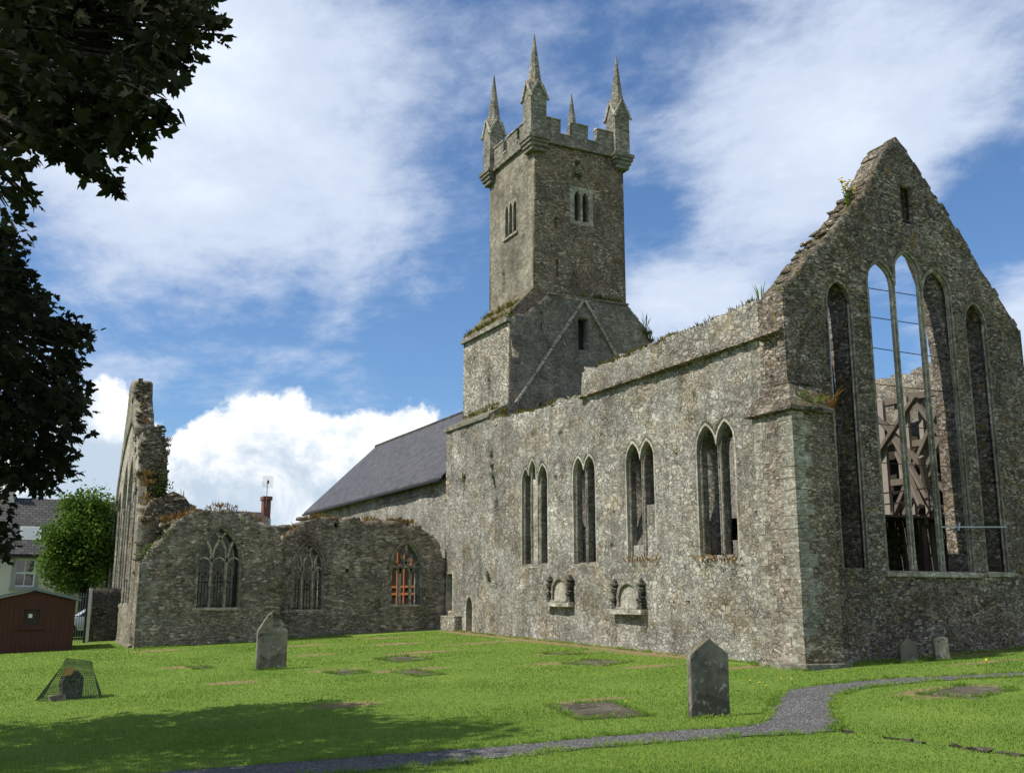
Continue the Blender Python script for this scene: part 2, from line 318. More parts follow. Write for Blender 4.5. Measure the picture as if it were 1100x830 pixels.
def inpoly(x,y,P):
    c=np.zeros(x.shape,bool); n=len(P)
    for i in range(n):
        x1,y1=P[i]; x2,y2=P[i-1]
        if y1==y2: continue
        c^=((y1>y)!=(y2>y))&(x<(x2-x1)*(y-y1)/(y2-y1)+x1)
    return c
def wallbm(bm,outer,holes,axis,t0,t1,grid=0,disp=0,seed=0):
    """flat wall with real openings: front at t0, back at t1; the front can be roughened"""
    loops=[list(outer)]+[list(h) for h in holes]
    V=[];E=[]
    for lp in loops:
        # drop doubles
        cl=[]
        for p in lp:
            if not cl or math.hypot(p[0]-cl[-1][0],p[1]-cl[-1][1])>1e-3: cl.append((float(p[0]),float(p[1])))
        if math.hypot(cl[0][0]-cl[-1][0],cl[0][1]-cl[-1][1])<1e-3: cl.pop()
        s=len(V); V+=cl; E+=[(s+i,s+(i+1)%len(cl)) for i in range(len(cl))]
    nb=len(V)
    if grid:
        A=np.array(V); ox=np.array([p[0] for p in loops[0]]); oy=np.array([p[1] for p in loops[0]])
        gx=np.arange(ox.min()+grid/2,ox.max(),grid); gy=np.arange(oy.min()+grid/2,oy.max(),grid)
        G=np.array([(x,y) for x in gx for y in gy])+rng.uniform(-.3,.3,(len(gx)*len(gy),2))*grid
        keep=np.ones(len(G),bool)
        for a,b in E:
            p,q=A[a],A[b]; d=q-p; L2=max(d@d,1e-9); tt=np.clip(((G-p)@d)/L2,0,1); keep&=np.hypot(*(G-p-tt[:,None]*d).T)>grid*.45
        V+=[(float(x),float(y)) for x,y in G[keep]]
    r=delaunay_2d_cdt([Vector(v) for v in V],E,[],1,1e-5)
    ov,of=r[0],r[2]
    if len(loops)>1:
        cx=np.array([sum(ov[i].x for i in f)/len(f) for f in of]); cy=np.array([sum(ov[i].y for i in f)/len(f) for f in of]); bad=np.zeros(len(of),bool)
        for h in holes: bad|=inpoly(cx,cy,[(float(p[0]),float(p[1])) for p in h])
        of=[f for f,k in zip(of,bad) if not k]
    used={}
    for f in of:
        for i in range(len(f)):
            k=(f[i],f[(i+1)%len(f)]); used[k]=1
    bnd=[(a,b) for (a,b) in used if (b,a) not in used]; bset={i for e in bnd for i in e}
    sg=1 if t1>t0 else -1
    def P(a,b,c): return (c,a,b) if axis=='X' else (a,c,b)
    F={};B={}
    for i in {i for f in of for i in f}:
        a,b=ov[i]; dd=0
        if disp and i not in bset:
            dd=disp*(mnoise.noise(Vector((a*.5,b*.5,seed+3.3)))*1.3+mnoise.noise(Vector((a*3.1,b*4.2,seed)))*1.1)
        F[i]=bm.verts.new(P(a,b,t0-sg*dd)); 
        B[i]=bm.verts.new(P(a,b,t1))
    for f in of:
        bm.faces.new([F[i] for i in f]); bm.faces.new([B[i] for i in reversed(f)])
    for a,b in bnd: bm.faces.new((F[b],F[a],B[a],B[b]))
def wall(name,outer,holes,axis,t0,t1,mat,parent,grid=0,disp=0,rocks=None,seed=0,smooth=False):
    bm=bmesh.new(); wallbm(bm,outer,holes,axis,t0,t1,grid,disp,seed)
    if rocks:
        for c,s in rocks: rock(bm,c,s)
    return link(name,bm,mat,parent,smooth)
def arch(y0,y1,z0,zs,zt,n=9):
    """pointed opening, anticlockwise from the lower left"""
    w=(y1-y0)/2;c=(y0+y1)/2;pts=[(y0,z0),(y1,z0)]
    for k in range(n+1):
        u=1-k/n; pts.append((c+w*u,zs+(zt-zs)*math.sqrt(max(0,4-(1+u)**2))/1.7320508))
    for k in range(1,n+1):
        u=k/n; pts.append((c-w*u,zs+(zt-zs)*math.sqrt(max(0,4-(1+u)**2))/1.7320508))
    return pts
def rect(a,b,c,d): return [(a,c),(b,c),(b,d),(a,d)]
def union_heads(lights,grow,sill,step=.035):
    """outline round a group of pointed lights (y0,y1,spring,apex) grown by a margin"""
    L=[(a-grow,b+grow,s,t_+grow*1.5) for a,b,s,t_ in lights]; y0=min(l[0] for l in L); y1=max(l[1] for l in L)
    pts=[(y0,sill),(y1,sill)]; n=int((y1-y0)/step)
    for k in range(n+1):
        y=y1-(y1-y0)*k/n; z=-9
        for a,b,s,t_ in L:
            w=(b-a)/2;u=abs(y-(a+b)/2)/w
            if u<=1.0001: z=max(z,s+(t_-s)*math.sqrt(max(0,4-(1+min(u,1))**2))/1.7320508)
        if z<-8: z=min(l[2] for l in L)
        pts.append((y,z))
    return pts
def quoins(name,x,y,z0,z1,sx,sy,mat,parent,h=.34,long=.55,short=.3,proud=.012):
    """alternating dressed blocks wrapped round a wall corner; sx, sy point into the wall"""
    bm=bmesh.new(); z=z0;k=0
    while z<z1-.12:
        hh=min(h*random.uniform(.8,1.2),z1-z); a,b=(long,short) if k%2 else (short,long); a*=random.uniform(.85,1.15); b*=random.uniform(.85,1.15)
        xs=sorted((x-sx*proud,x+sx*a)); ys=sorted((y-sy*proud,y+sy*b))
        bx(bm,*xs,*ys,z+.008,z+hh-.008,.006); z+=hh;k+=1
    return link(name,bm,mat,parent)
def tufts(name,pts,mat,parent=None,label=None,cat=None,n=14,h=.3,spread=.12,w=.018,kind=None,group=None,flat=.5):
    """clumps of thin blades and leaves growing at the given points"""
    V=[];F=[]
    for p in pts:
        hh=h*random.uniform(.6,1.3)
        for _ in range(n):
            a=random.uniform(0,6.283); r=spread*math.sqrt(random.random()); b=Vector((p[0]+math.cos(a)*r,p[1]+math.sin(a)*r,p[2]))
            l=hh*random.uniform(.4,1.1); dr=Vector((math.cos(a)*flat*random.random(),math.sin(a)*flat*random.random(),1)).normalized()
            s=Vector((random.uniform(-1,1),random.uniform(-1,1),.2)).normalized()*w*random.uniform(.6,1.4); m=b+dr*l*.55; e=b+dr*l+Vector((math.cos(a),math.sin(a),-.3))*l*.25*flat
            i=len(V); V+=[b-s*.5,b+s*.5,m+s,m-s,e]; F+=[(i,i+1,i+2,i+3),(i+3,i+2,i+4)]
    o=quick(name,V,F,mat,parent)
    return tag(o,label,cat,group,kind)
def ss(a,b,x):
    t_=np.clip((x-a)/(b-a),0,1); return t_*t_*(3-2*t_)
def ground(x,y):
    pl=np.clip(.037*(x-18)+.016*(y-20),-.95,.75); w=ss(6,22,np.hypot(x,y)); return pl*w-.12*(1-w)
def gz(x,y): return float(ground(np.float64(x),np.float64(y)))

# ------------------------------------------------------------------ ground, path, hills
SOIL=[(6.7,21.0,.9,.55),(17.4,14.8,1.5,.35),(16.3,28.6,1.5,.45),(5.6,32.5,.9,.5),(12.9,32.2,1.4,.5),(9.9,33.9,.9,.4),(5.8,27,.8,.45),(16.3,34.5,2.2,.45),(15.8,23.4,1.2,.3),(22.7,18.6,1.6,.22),(5.9,40.2,1.1,.5),(10.4,27.0,1.3,.5),(11.7,31.1,1.3,.4),(8.9,28.4,1.0,.35),(14.6,25.9,1.6,.35),(17.8,21.6,1.6,.3),(18.2,27,.9,3.5),(18.2,33,.8,5),(18.2,39,.8,4),(11.0,18.5,1.2,.25),(24.5,20.2,3,.25),(13.7,36.5,1.2,.5),(10.8,38.5,1.3,.4),(14.5,40,1.5,.4),(17.6,15.4,1.7,.5)]
def soil(x,y):
    v=np.zeros_like(x)
    for a,b,r,s in SOIL: v=np.maximum(v,1-np.sqrt(((x-a)/r)**2+((y-b)/s)**2)*.62)
    return np.clip(v,0,1)
PATH_UP=[(-14,14.6),(-4,14.0),(2.5,14.05),(5.2,14.0),(6.9,13.95),(8.5,14.09),(9.9,14.07),(10.9,13.85),(11.6,14.0),(12.4,14.75),(13.5,15.85),(14.58,16.95),(15.25,17.35),(16.2,17.5),(18.35,17.45),(21.3,16.5),(26,15.0),(40,10.0)]
PATH_LO=[(40,9.0),(26,14.2),(20.7,15.95),(18.5,16.6),(16.6,16.62),(15.3,16.1),(13.96,14.81),(12.9,13.6),(12.05,12.7),(11.6,12.62),(10.4,12.9),(9.1,13.02),(7.7,13.1),(6.3,12.75),(5.1,12.55),(4.1,12.49),(-4,12.5),(-14,13.0)]
def wob(P,a=.05):
    out=[]
    for (x,y),(u,v) in zip(P,P[1:]):
        n=max(1,int(math.hypot(u-x,v-y)/.18))
        for k in range(n): q=(x+(u-x)*k/n,y+(v-y)*k/n); out.append((q[0]+random.uniform(-a,a)*.5,q[1]+random.uniform(-a,a)))
    return out+[P[-1]]
PATH=wob(PATH_UP,.09)+wob(PATH_LO,.09)
PA=np.array(PATH_UP+PATH_LO)
def axis_(lo,hi,st,far): 
    a=list(np.arange(lo,hi+.01,st)); s=st; v=hi
    while v<far: s*=1.5; v+=s; a.append(v)
    s=st; v=lo; pre=[]
    while v>-far: s*=1.5; v-=s; pre.append(v)
    return np.array(pre[::-1]+a)
gx=axis_(-6,32,.2,1800); gy=axis_(6,46,.2,1800)
X,Y=np.meshgrid(gx,gy); Z=ground(X,Y); nx=len(gx)
V=np.stack([X.ravel(),Y.ravel(),Z.ravel()],1); idx=np.arange(len(gy)*nx).reshape(len(gy),nx)
F=np.stack([idx[:-1,:-1].ravel(),idx[:-1,1:].ravel(),idx[1:,1:].ravel(),idx[1:,:-1].ravel()],1)
m,t,b=newmat('lawn_turf'); P=t.node('ShaderNodeNewGeometry').outputs['Position']
at=t.node('ShaderNodeAttribute',attribute_name='soil')
n1=t.noise(P,.5,4,.6); n2=t.noise(P,7,5,.7); n3=t.noise(P,45,3,.7)
col=t.mix(t.ss(t.m('ADD',t.m('MULTIPLY',n1,.6),t.m('MULTIPLY',n2,.4)),.36,.64),(.12,.195,.034),(.175,.25,.05))
col=t.mix(1,col,t.m('ADD',t.m('MULTIPLY',t.m('SUBTRACT',n3,.5),1.6),1),'MULTIPLY')
col=t.mix(t.m('MULTIPLY',t.ss(t.noise(P,2.3,4,.7),.60,.74),.5),col,(.26,.25,.07))
sm=t.ss(t.m('ADD',at.outputs['Fac'],t.m('MULTIPLY',t.m('SUBTRACT',t.noise(P,4.5,5,.7),.5),.7)),.36,.56)
col=t.mix(sm,col,t.mix(n2,(.15,.108,.052),(.33,.26,.135)))
t.put(b.inputs['Base Color'],col); b.inputs['Roughness'].default_value=1; b.inputs['Specular IOR Level'].default_value=.05
bp=t.node('ShaderNodeBump'); bp.inputs['Distance'].default_value=.04; t.put(bp.inputs['Height'],t.m('ADD',n2,t.m('MULTIPLY',n3,.6))); t.l.new(bp.outputs[0],b.inputs['Normal'])
M['lawn']=m
go=quick('ground',V,[tuple(f) for f in F.tolist()],m,None,True); tag(go,kind='structure')
a_=go.data.attributes.new('soil','FLOAT','POINT'); a_.data.foreach_set('value',soil(V[:,0],V[:,1]).astype(np.float32))
# gravel path
m,t,b=newmat('grey_gravel'); P=t.node('ShaderNodeNewGeometry').outputs['Position']
v=t.node('ShaderNodeTexVoronoi'); t.put(v.inputs['Vector'],P); v.inputs['Scale'].default_value=38
sc=t.node('ShaderNodeSeparateColor'); t.put(sc.inputs[0],v.outputs['Color'])
col=t.ramp(sc.outputs[0],[(0,(.052,.05,.048)),(.5,(.11,.106,.102)),(.85,(.165,.16,.15)),(1,(.31,.30,.28))])
col=t.mix(1,col,t.m('ADD',t.m('MULTIPLY',t.m('SUBTRACT',t.noise(P,1.4,5,.7),.5),.8),1),'MULTIPLY')
t.put(b.inputs['Base Color'],col); b.inputs['Roughness'].default_value=.9
bp=t.node('ShaderNodeBump'); bp.inputs['Distance'].default_value=.03; t.put(bp.inputs['Height'],t.m('MULTIPLY',v.outputs['Distance'],-1)); t.l.new(bp.outputs[0],b.inputs['Normal'])
G=np.array([(x,y) for x in np.arange(-14,40,.35) for y in np.arange(8,18,.35)]); G=G[inpoly(G[:,0],G[:,1],PA)]
r=delaunay_2d_cdt([Vector(p) for p in PATH]+[Vector(p) for p in G.tolist()],[(i,(i+1)%len(PATH)) for i in range(len(PATH))],[],1,1e-4)
po=quick('gravel_path',[(p.x,p.y,gz(p.x,p.y)+.014) for p in r[0]],[tuple(f) for f in r[2]],m); tag(po,kind='structure')
# far low hills so the plain does not end in a bare edge
V=[];F=[]
for k in range(97):
    a=k/96*2*math.pi; h=14+10*mnoise.noise(Vector((math.cos(a)*4,math.sin(a)*4,0)))+5*mnoise.noise(Vector((math.cos(a)*15,math.sin(a)*15,5)))
    for r_,z in((900,-3),(1050,h*.8),(1300,h*1.4),(1700,h*1.6)): V.append((math.cos(a)*r_,math.sin(a)*r_,z))
for k in range(96):
    for j in range(3): i=k*4+j; F.append((i,i+4,i+5,i+1))
tag(quick('hills',V,F,plain('far_hill_fields',(.05,.085,.035),1,.4,.02),None,True),kind='structure')

# ------------------------------------------------------------------ chancel ruin
XS=18.5; YE=20.6
ch=thing('chancel_ruin','roofless grey rubble church chancel with tall five-lancet gable window and corner buttress','ruined church')
LG={ # lights: (y0,y1,spring,apex)
 1:[(35.40,35.86,6.16,6.56),(34.84,35.28,6.44,6.84),(33.92,34.55,6.12,6.56)],
 2:[(31.28,31.86,6.06,6.52),(30.50,31.12,6.04,6.50)],
 3:[(27.74,28.38,6.08,6.57),(26.94,27.56,6.07,6.55)],
 4:[(23.80,24.56,6.02,6.58),(22.97,23.62,6.05,6.58)]}
SILL={1:2.97,2:2.90,3:2.99,4:2.88}
holes=[];surr={}
for k,L in LG.items():
    surr[k]=union_heads(L,.13,SILL[k]-.02); holes.append(surr[k])
holes+= [rect(42.55,43.25,1.15,2.80), arch(40.40,41.22,.22,1.35,1.86)]
PUT=[(38.22,5.25,.17,.42),(32.82,7.62,.1,.1),(33.2,6.04,.1,.12),(29.44,3.4,.09,.11),(25.36,1.57,.14,.08),(25.68,5.98,.1,.1),(38.2,2.18,.08,.1),(36.78,3.5,.07,.08),(22.1,3.9,.12,.14),(35.0,7.9,.08,.08),(39.4,5.9,.07,.08),(30.0,7.2,.08,.08)]
holes+=[rect(a-w,a+w,z-h,z+h) for a,z,w,h in PUT]
top=ragline([(43.5,9.30),(38.75,9.30)],.5,.03)+ragline([(38.7,9.06),(36.9,8.98),(34.4,8.83),(32.9,8.86),(31.3,8.72)],.32,.07)+ragline([(31.2,9.62),(27,9.66),(23,9.76),(21.62,9.86)],.3,.07)
rk=[((XS+.3+random.random()*.5,y,9.72+.02*(31-y)*.5+random.uniform(-.05,.08)),(.5,.35,.18)) for y in np.arange(21.9,31,.34)]
rk+=[((XS+.25+random.random()*.4,y,8.85+random.uniform(-.05,.1)),(.5,.35,.2)) for y in np.arange(31.6,38.5,.42)]
w=wall('south_wall',[(43.5,-.6),(43.5,9.3)][::-1]+[] if 0 else [(21.62,-.6),(43.5,-.6)]+top,holes,'X',XS,XS+1.25,M['rubble'],ch,.13,.045,rk,1,True)
w.name='rubble_wall'
# window dressings, recessed tracery plates with the lights
for k,L in LG.items():
    wn=link('lancet_window',(lambda bm:(wallbm(bm,surr[k],[union_heads(L,.07,SILL[k])],'X',XS-.004,XS+.34),bm)[1])(bmesh.new()),M['dressing'],ch)
    lights=[arch(a,b_,SILL[k]+.05,s,t_) for a,b_,s,t_ in L]
    link('mullion_plate',(lambda bm:(wallbm(bm,union_heads(L,.14,SILL[k]-.03),lights,'X',XS+.13,XS+.33),bm)[1])(bmesh.new()),M['ashlar_dark'],wn)
    bm=bmesh.new(); y0=min(l[0] for l in L)-.16; y1=max(l[1] for l in L)+.16
    prism(bm,[(XS+.012,SILL[k]-.12),(XS+.5,SILL[k]-.12),(XS+.5,SILL[k]+.06),(XS+.012,SILL[k]-.03)],'Y',y0,y1); link('sill',bm,M['ashlar'],wn)
    bm=bmesh.new()
    for a,b_,s,t_ in L:   # roll mouldings on the jambs
        for y in(a-.035,b_+.035): tube(bm,[(XS+.125,y,SILL[k]+.04),(XS+.125,y,s)],.028,6)
    link('jamb_shaft',bm,M['ashlar_dark'],wn)
    bm=bmesh.new()
    if k==1: bx(bm,XS+.16,XS+.3,34.8,35.32,3.0,6.22)
    if k==3: bx(bm,XS+.15,XS+.45,26.9,27.6,3.0,4.63,.02); bx(bm,XS+.17,XS+.45,27.7,28.42,3.0,3.38,.02)
    if k in(1,3): link('blocking',bm,M['ashlar'] if k==1 else M['rubble'],wn)
    else: bm.free()
bm=bmesh.new(); wallbm(bm,rect(42.45,43.32,1.1,2.92),[rect(42.62,43.18,1.2,2.8)],'X',XS-.012,XS+.25); sl_=link('slot_opening',bm,M['ashlar'],ch)
bm=bmesh.new(); bx(bm,XS+.45,XS+.5,42.5,43.3,1.1,2.9); link('infill',bm,M['door'],sl_)
bm=bmesh.new(); wallbm(bm,arch(40.22,41.40,.1,1.33,2.02),[arch(40.50,41.12,.0,1.35,1.83)],'X',XS-.012,XS+.3); dr=link('pointed_doorway',bm,M['ashlar'],ch)
bm=bmesh.new(); bx(bm,XS+.5,XS+.56,40.4,41.3,-.1,2.0); link('door_boards',bm,M['door'],dr)
bm=bmesh.new(); bx(bm,XS-.38,XS+.02,41.55,43.38,-.3,1.0,.01); bevelled(bm,.03); link('base_block',bm,M['towerlow'],ch)
# string course under the parapet
bm=bmesh.new(); y=20.62
while y<31.2:
    l=random.uniform(.5,1.1); e=min(y+l,31.2); o=random.uniform(0,.05); prism(bm,[(XS-.17-o,8.70),(XS+.1,8.62),(XS+.1,8.84),(XS-.15-o,8.80)],'Y',y,e-.012); y=e
link('string_course',bm,M['gable'],ch)
# sloped offset where the tower base sits back from the wall
bm=bmesh.new(); prism(bm,[(XS-.09,9.22),(XS+1.3,9.22),(XS+1.3,9.95),(XS+.93,9.93),(XS-.09,9.36)],'Y',38.78,43.6); link('weathered_offset',bm,M['ashlar_dark'],ch)
# other walls
wall('rubble_wall',[(21.62,-.4),(38.9,-.4)]+ragline([(38.9,8.9),(34,9.0),(30,8.8),(26,9.05),(24,9.0),(21.62,9.5)],.35,.12),[],'X',26.9,27.95,M['rubble'],ch,.3,.05,None,5,True)
# gable
gt=ragline([(27.97,9.85),(27.38,10.5),(26.66,11.35),(25.96,12.24),(25.26,13.11),(24.55,13.85),(23.96,14.6),(23.69,14.9)],.19,.06)+[(23.42,15.1),(23.24,15.27),(23.1,15.2)]+ragline([(22.98,15.1),(22.52,14.45),(22.2,13.9),(21.86,13.44),(21.25,12.7),(20.67,12.12),(20.11,11.55),(19.56,11.02),(19.02,10.42),(18.5,9.95)],.2,.03)
def stepped():
    L=[(21.70,22.63,10.56,11.16),(22.79,23.74,10.98,11.60),(23.91,24.94,10.58,11.24)]
    return L,union_heads(L,.10,2.42)
CL,cout=stepped()
s1=arch(20.04,21.0,2.5,9.78,10.42); s5=arch(25.5,26.44,2.46,9.84,10.48)
gh=[cout,s1,s5,rect(23.24,23.70,12.56,13.72)]
rk=[]
for (a,b_),(c_,d_) in [((18.6,10.0),(22.3,13.9)),((24.2,14.3),(27.9,9.9))]:
    for k in range(34):
        f=(k+random.random())/34; rk.append(((a+(c_-a)*f,YE+.25+random.random()*.6,b_+(d_-b_)*f+random.uniform(-.12,-.01)),(.14,.32,.09)))
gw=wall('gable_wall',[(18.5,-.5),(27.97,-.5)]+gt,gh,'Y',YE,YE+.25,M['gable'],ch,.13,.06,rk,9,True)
gt_in=[(min(max(x,18.56),27.9),z-.05) for x,z in gt]   # the rear of the wall opens in one wide arch behind the three middle lights
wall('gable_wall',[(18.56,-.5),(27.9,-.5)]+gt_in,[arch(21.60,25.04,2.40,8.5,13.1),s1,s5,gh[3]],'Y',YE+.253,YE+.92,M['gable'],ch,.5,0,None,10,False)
gwin=link('lancet_window',(lambda bm:(wallbm(bm,cout,[union_heads(CL,.03,2.45)],'Y',YE-.004,YE+.12),bm)[1])(bmesh.new()),M['ashlar_dark'],ch)
# the two slim mullions, pointed heads carried on them, set a little back
link('mullion_plate',(lambda bm:(wallbm(bm,union_heads(CL,.06,2.40),[arch(a,b_,2.44,s,t_) for a,b_,s,t_ in CL],'Y',YE+.06,YE+.16),bm)[1])(bmesh.new()),M['ashlar'],gwin)
bm=bmesh.new()
for x in(22.71,23.825): tube(bm,[(x,YE+.055,2.45),(x,YE+.055,10.6)],.032,7)
for x in(21.70,24.93): tube(bm,[(x,YE+.06,2.45),(x,YE+.06,10.3)],.035,7)
link('jamb_shaft',bm,M['ashlar_dark'],gwin)
bm=bmesh.new()
for z in(10.44,9.55,8.66,7.62,6.5,5.4): bar(bm,(21.6,YE+.2,z+random.uniform(-.03,.03)),(25.0,YE+.2,z+random.uniform(-.02,.05)),.02)
link('tie_bar',bm,M['iron'],gwin)
bm=bmesh.new(); bx(bm,21.55,25.15,YE-.10,YE+.55,2.28,2.44,.01); bevelled(bm,.02); link('sill',bm,M['ashlar'],gwin)
for o in(s1,s5):
    y=[p[0] for p in o]; a,b_=min(y),max(y); zs,zt=(9.78,10.42) if a<22 else (9.84,10.48)
    wn=link('lancet_window',(lambda bm:(wallbm(bm,arch(a-.01,b_+.01,2.44,zs,zt+.02),[arch(a+.05,b_-.05,2.46,zs,zt-.05)],'Y',YE-.004,YE+.1),bm)[1])(bmesh.new()),M['ashlar_dark'],ch)
    bm=bmesh.new()
    for x in(a+.05,b_-.05): tube(bm,[(x,YE+.10,2.5),(x,YE+.10,zs)],.03,7)
    link('jamb_shaft',bm,M['ashlar'],wn)
    if a>22: bm=bmesh.new(); bx(bm,a-.05,b_+.1,YE-.08,YE+.5,2.32,2.46,.01); link('sill',bm,M['ashlar'],wn)
bm=bmesh.new(); bar(bm,(23.62,YE-.14,3.66),(26.3,YE-.14,3.74),.036); bar(bm,(24.28,YE-.14,3.58),(24.36,YE-.14,3.8),.05); bar(bm,(26.1,YE-.14,3.68),(26.14,YE+.1,3.78),.04); bar(bm,(24.3,YE-.13,3.62),(24.3,YE+.1,3.62),.04)
link('clamp_bar',bm,M['steel'],ch)
# buttress with battered faces and stone cap
bt=bmesh.new(); 
A=[(18.03,19.97),(19.30,19.97),(19.38,20.62),(19.38,22.0),(18.75,22.0),(18.60,21.45),(18.03,21.42)]
Bq=[(18.05,20.02),(19.30,20.02),(19.36,20.62),(19.36,21.9),(18.75,21.9),(18.60,21.5),(18.05,21.55)]
vb=[bt.verts.new((x,y,-.45)) for x,y in A]; vt=[bt.verts.new((x,y,6.46)) for x,y in Bq]
bt.faces.new(vb); bt.faces.new(vt)
for i in range(7): bt.faces.new((vb[i],vb[(i+1)%7],vt[(i+1)%7],vt[i]))
but=link('buttress',bt,M['coursed'],ch); but.data.materials.append(M['tower'])
for p_ in but.data.polygons:
    if p_.normal.y<-.7: p_.material_index=1
quoins('quoin',18.035,19.985,.0,6.42,1,1,M['quoinstone'],but,.36,.62,.4,.005)
quoins('quoin',18.04,21.47,.0,6.4,1,-1,M['quoinstone'],but,.36,.5,.3,.005)
bm=bmesh.new()
bx(bm,17.90,19.42,19.88,21.72,6.44,6.56,.015); bevelled(bm,.02)
c0=[bm.verts.new(p) for p in((17.93,19.92,6.56),(19.34,19.92,6.56),(19.34,21.68,6.56),(17.93,21.68,6.56))]; c1=[bm.verts.new(p) for p in((18.46,20.5,7.32),(19.3,20.56,7.25),(19.3,21.5,7.3),(18.46,21.5,7.4))]
bm.faces.new(c1)
for i in range(4): bm.faces.new((c0[i],c0[(i+1)%4],c1[(i+1)%4],c1[i]))
bx(bm,18.38,19.3,20.46,21.55,7.28,7.40,.02)
link('cap_stone',bm,M['gable'],but)
bm=bmesh.new(); bx(bm,17.90,19.42,19.84,21.55,-.35,.15,.02); bevelled(bm,.02); link('plinth',bm,M['ashlar_dark'],but)
quoins('quoin',XS,YE,7.35,9.8,1,1,M['gable'],ch,.3,.42,.25,.01)
rebase(ch,(23.2,30,.2))

# ------------------------------------------------------------------ bell tower
TX=19.43; TY=38.94; UX=20.74; UX1=25.58; UY=39.04; UY1=43.68
tw=thing('bell_tower','tall square stone bell tower with four spired pinnacles and stepped battlements','tower')
lo=ragline([(26.9,13.3),(26.55,14.1),(25.62,15.0)],.25,.06)+[(25.58,15.06),(21.4,15.06)]+ragline([(21.38,15.0),(20.4,14.15),(20.2,13.95),(19.75,13.95),(19.45,13.6)],.3,.02)
wall('lower_stage',[(TX+.012,8.2),(26.9,8.2)]+lo,[rect(22.92,23.45,12.66,14.15),rect(21.0,21.09,13.3,14.2),rect(20.9,21.06,9.86,10.04)],'Y',TY,TY+.9,M['scar'],tw,.25,.03,None,3,True)
wall('lower_stage',rect(TY+.012,43.75,8.2,13.62),[arch(40.80,41.06,9.8,11.1,11.4),rect(42.44,42.54,11.84,12.62)],'X',TX,TX+.9,M['towerlow'],tw,.3,.02,None,4,True)
bm=bmesh.new(); bx(bm,TX+.9,26.88,43.0,43.72,8.2,14.2); bx(bm,26.1,26.88,TY+.9,43.0,8.2,13.4); bx(bm,TX+.9,26.1,TY+.9,43.0,12.0,12.2); link('lower_stage',bm,M['tower'],tw)
bm=bmesh.new(); bx(bm,22.85,23.5,TY+.55,TY+.6,12.6,14.3); link('infill',bm,M['door'],tw)
# weathered slope from the lower to the upper stage
bm=bmesh.new(); prism(bm,[(TX-.12,13.60),(21.5,13.62),(21.5,15.1),(UX+.1,15.25),(UX-.02,15.32),(TX-.12,13.76)],'Y',TY+.06,43.75); link('weathering_slope',bm,M['tower'],tw)
bm=bmesh.new(); prism(bm,[(26.98,13.30),(26.0,13.3),(25.5,15.2),(25.62,15.2)],'Y',TY+.9,43.7); link('weathering_slope',bm,M['tower'],tw)
bm=bmesh.new(); bx(bm,TX-.14,TX+.1,TY-.04,43.8,13.55,13.70,.01); bx(bm,21.35,25.62,TY-.08,TY+.3,15.03,15.12,.01); link('string_course',bm,M['ashlar_dark'],tw)
bm=bmesh.new()   # drip course of the vanished chancel roof
ax_=(23.22,15.02)
for q in((19.42,9.48),(26.95,9.5)):
    n=9
    for k in range(n):
        f0,f1=k/n,(k+1)/n-.006; o=random.uniform(-.02,.02)
        p0=(ax_[0]+(q[0]-ax_[0])*f0,TY-.06,ax_[1]+(q[1]-ax_[1])*f0+o); p1=(ax_[0]+(q[0]-ax_[0])*f1,TY-.06,ax_[1]+(q[1]-ax_[1])*f1+o)
        bar(bm,p0,p1,.11,.12,(0,1,0))
link('roof_scar_moulding',bm,M['ashlar'],tw)
# upper stage
be=[(22.86,23.20,19.85,20.27),(23.29,23.63,19.84,20.25)]
bsur=rect(22.62,23.86,18.62,20.46)
wall('upper_stage',rect(UX+.012,UX1,15.02,22.36),[bsur,rect(21.83,21.93,18.16,18.78),rect(21.88,21.98,15.96,16.78),rect(23.03,23.2,21.6,21.78)],'Y',UY,UY+.9,M['tower'],tw,.14,.03,None,6,True)
bw=link('belfry_window',(lambda bm:(wallbm(bm,bsur,[arch(a,b_,18.80,s,t_) for a,b_,s,t_ in be],'Y',UY-.012,UY+.3),bm)[1])(bmesh.new()),M['ashlar'],tw)
bm=bmesh.new(); bx(bm,22.7,23.8,UY+.32,UY+.36,18.7,20.4); link('louvre_board',bm,M['timberdark'],bw)
sl3=[(41.62,41.94,19.72,20.08),(41.20,41.52,19.72,20.10),(40.76,41.08,19.72,20.07)]
wall('upper_stage',rect(UY+.012,UY1,15.02,22.36),[rect(40.66,42.04,18.42,20.2),rect(42.0,42.26,15.24,16.88),rect(39.97,40.03,17.28,18.05)],'X',UX,UX+.9,M['render'],tw,.3,.015,None,8,True)
bw=link('belfry_window',(lambda bm:(wallbm(bm,rect(40.66,42.04,18.42,20.2),[arch(a,b_,18.54,s,t_) for a,b_,s,t_ in sl3],'X',UX-.01,UX+.25),bm)[1])(bmesh.new()),M['render'],tw)
bm=bmesh.new(); bx(bm,UX+.28,UX+.32,40.6,42.1,18.4,20.2); link('louvre_board',bm,M['timberdark'],bw)
bm=bmesh.new(); bx(bm,UX-.09,UX+.2,40.6,42.1,18.36,18.46); link('sill',bm,M['ashlar'],bw)
bm=bmesh.new(); bx(bm,UX+.5,UX+.55,41.9,42.4,15.1,17); link('infill',bm,M['door'],tw)
bm=bmesh.new(); bx(bm,UX+.9,UX1,UY1-.8,UY1,15.02,22.36); bx(bm,UX1-.8,UX1,UY+.9,UY1-.8,15.02,22.36); bx(bm,UX+.9,UX1-.8,UY+.9,UY1-.8,21.6,21.9); link('upper_stage',bm,M['tower'],tw)
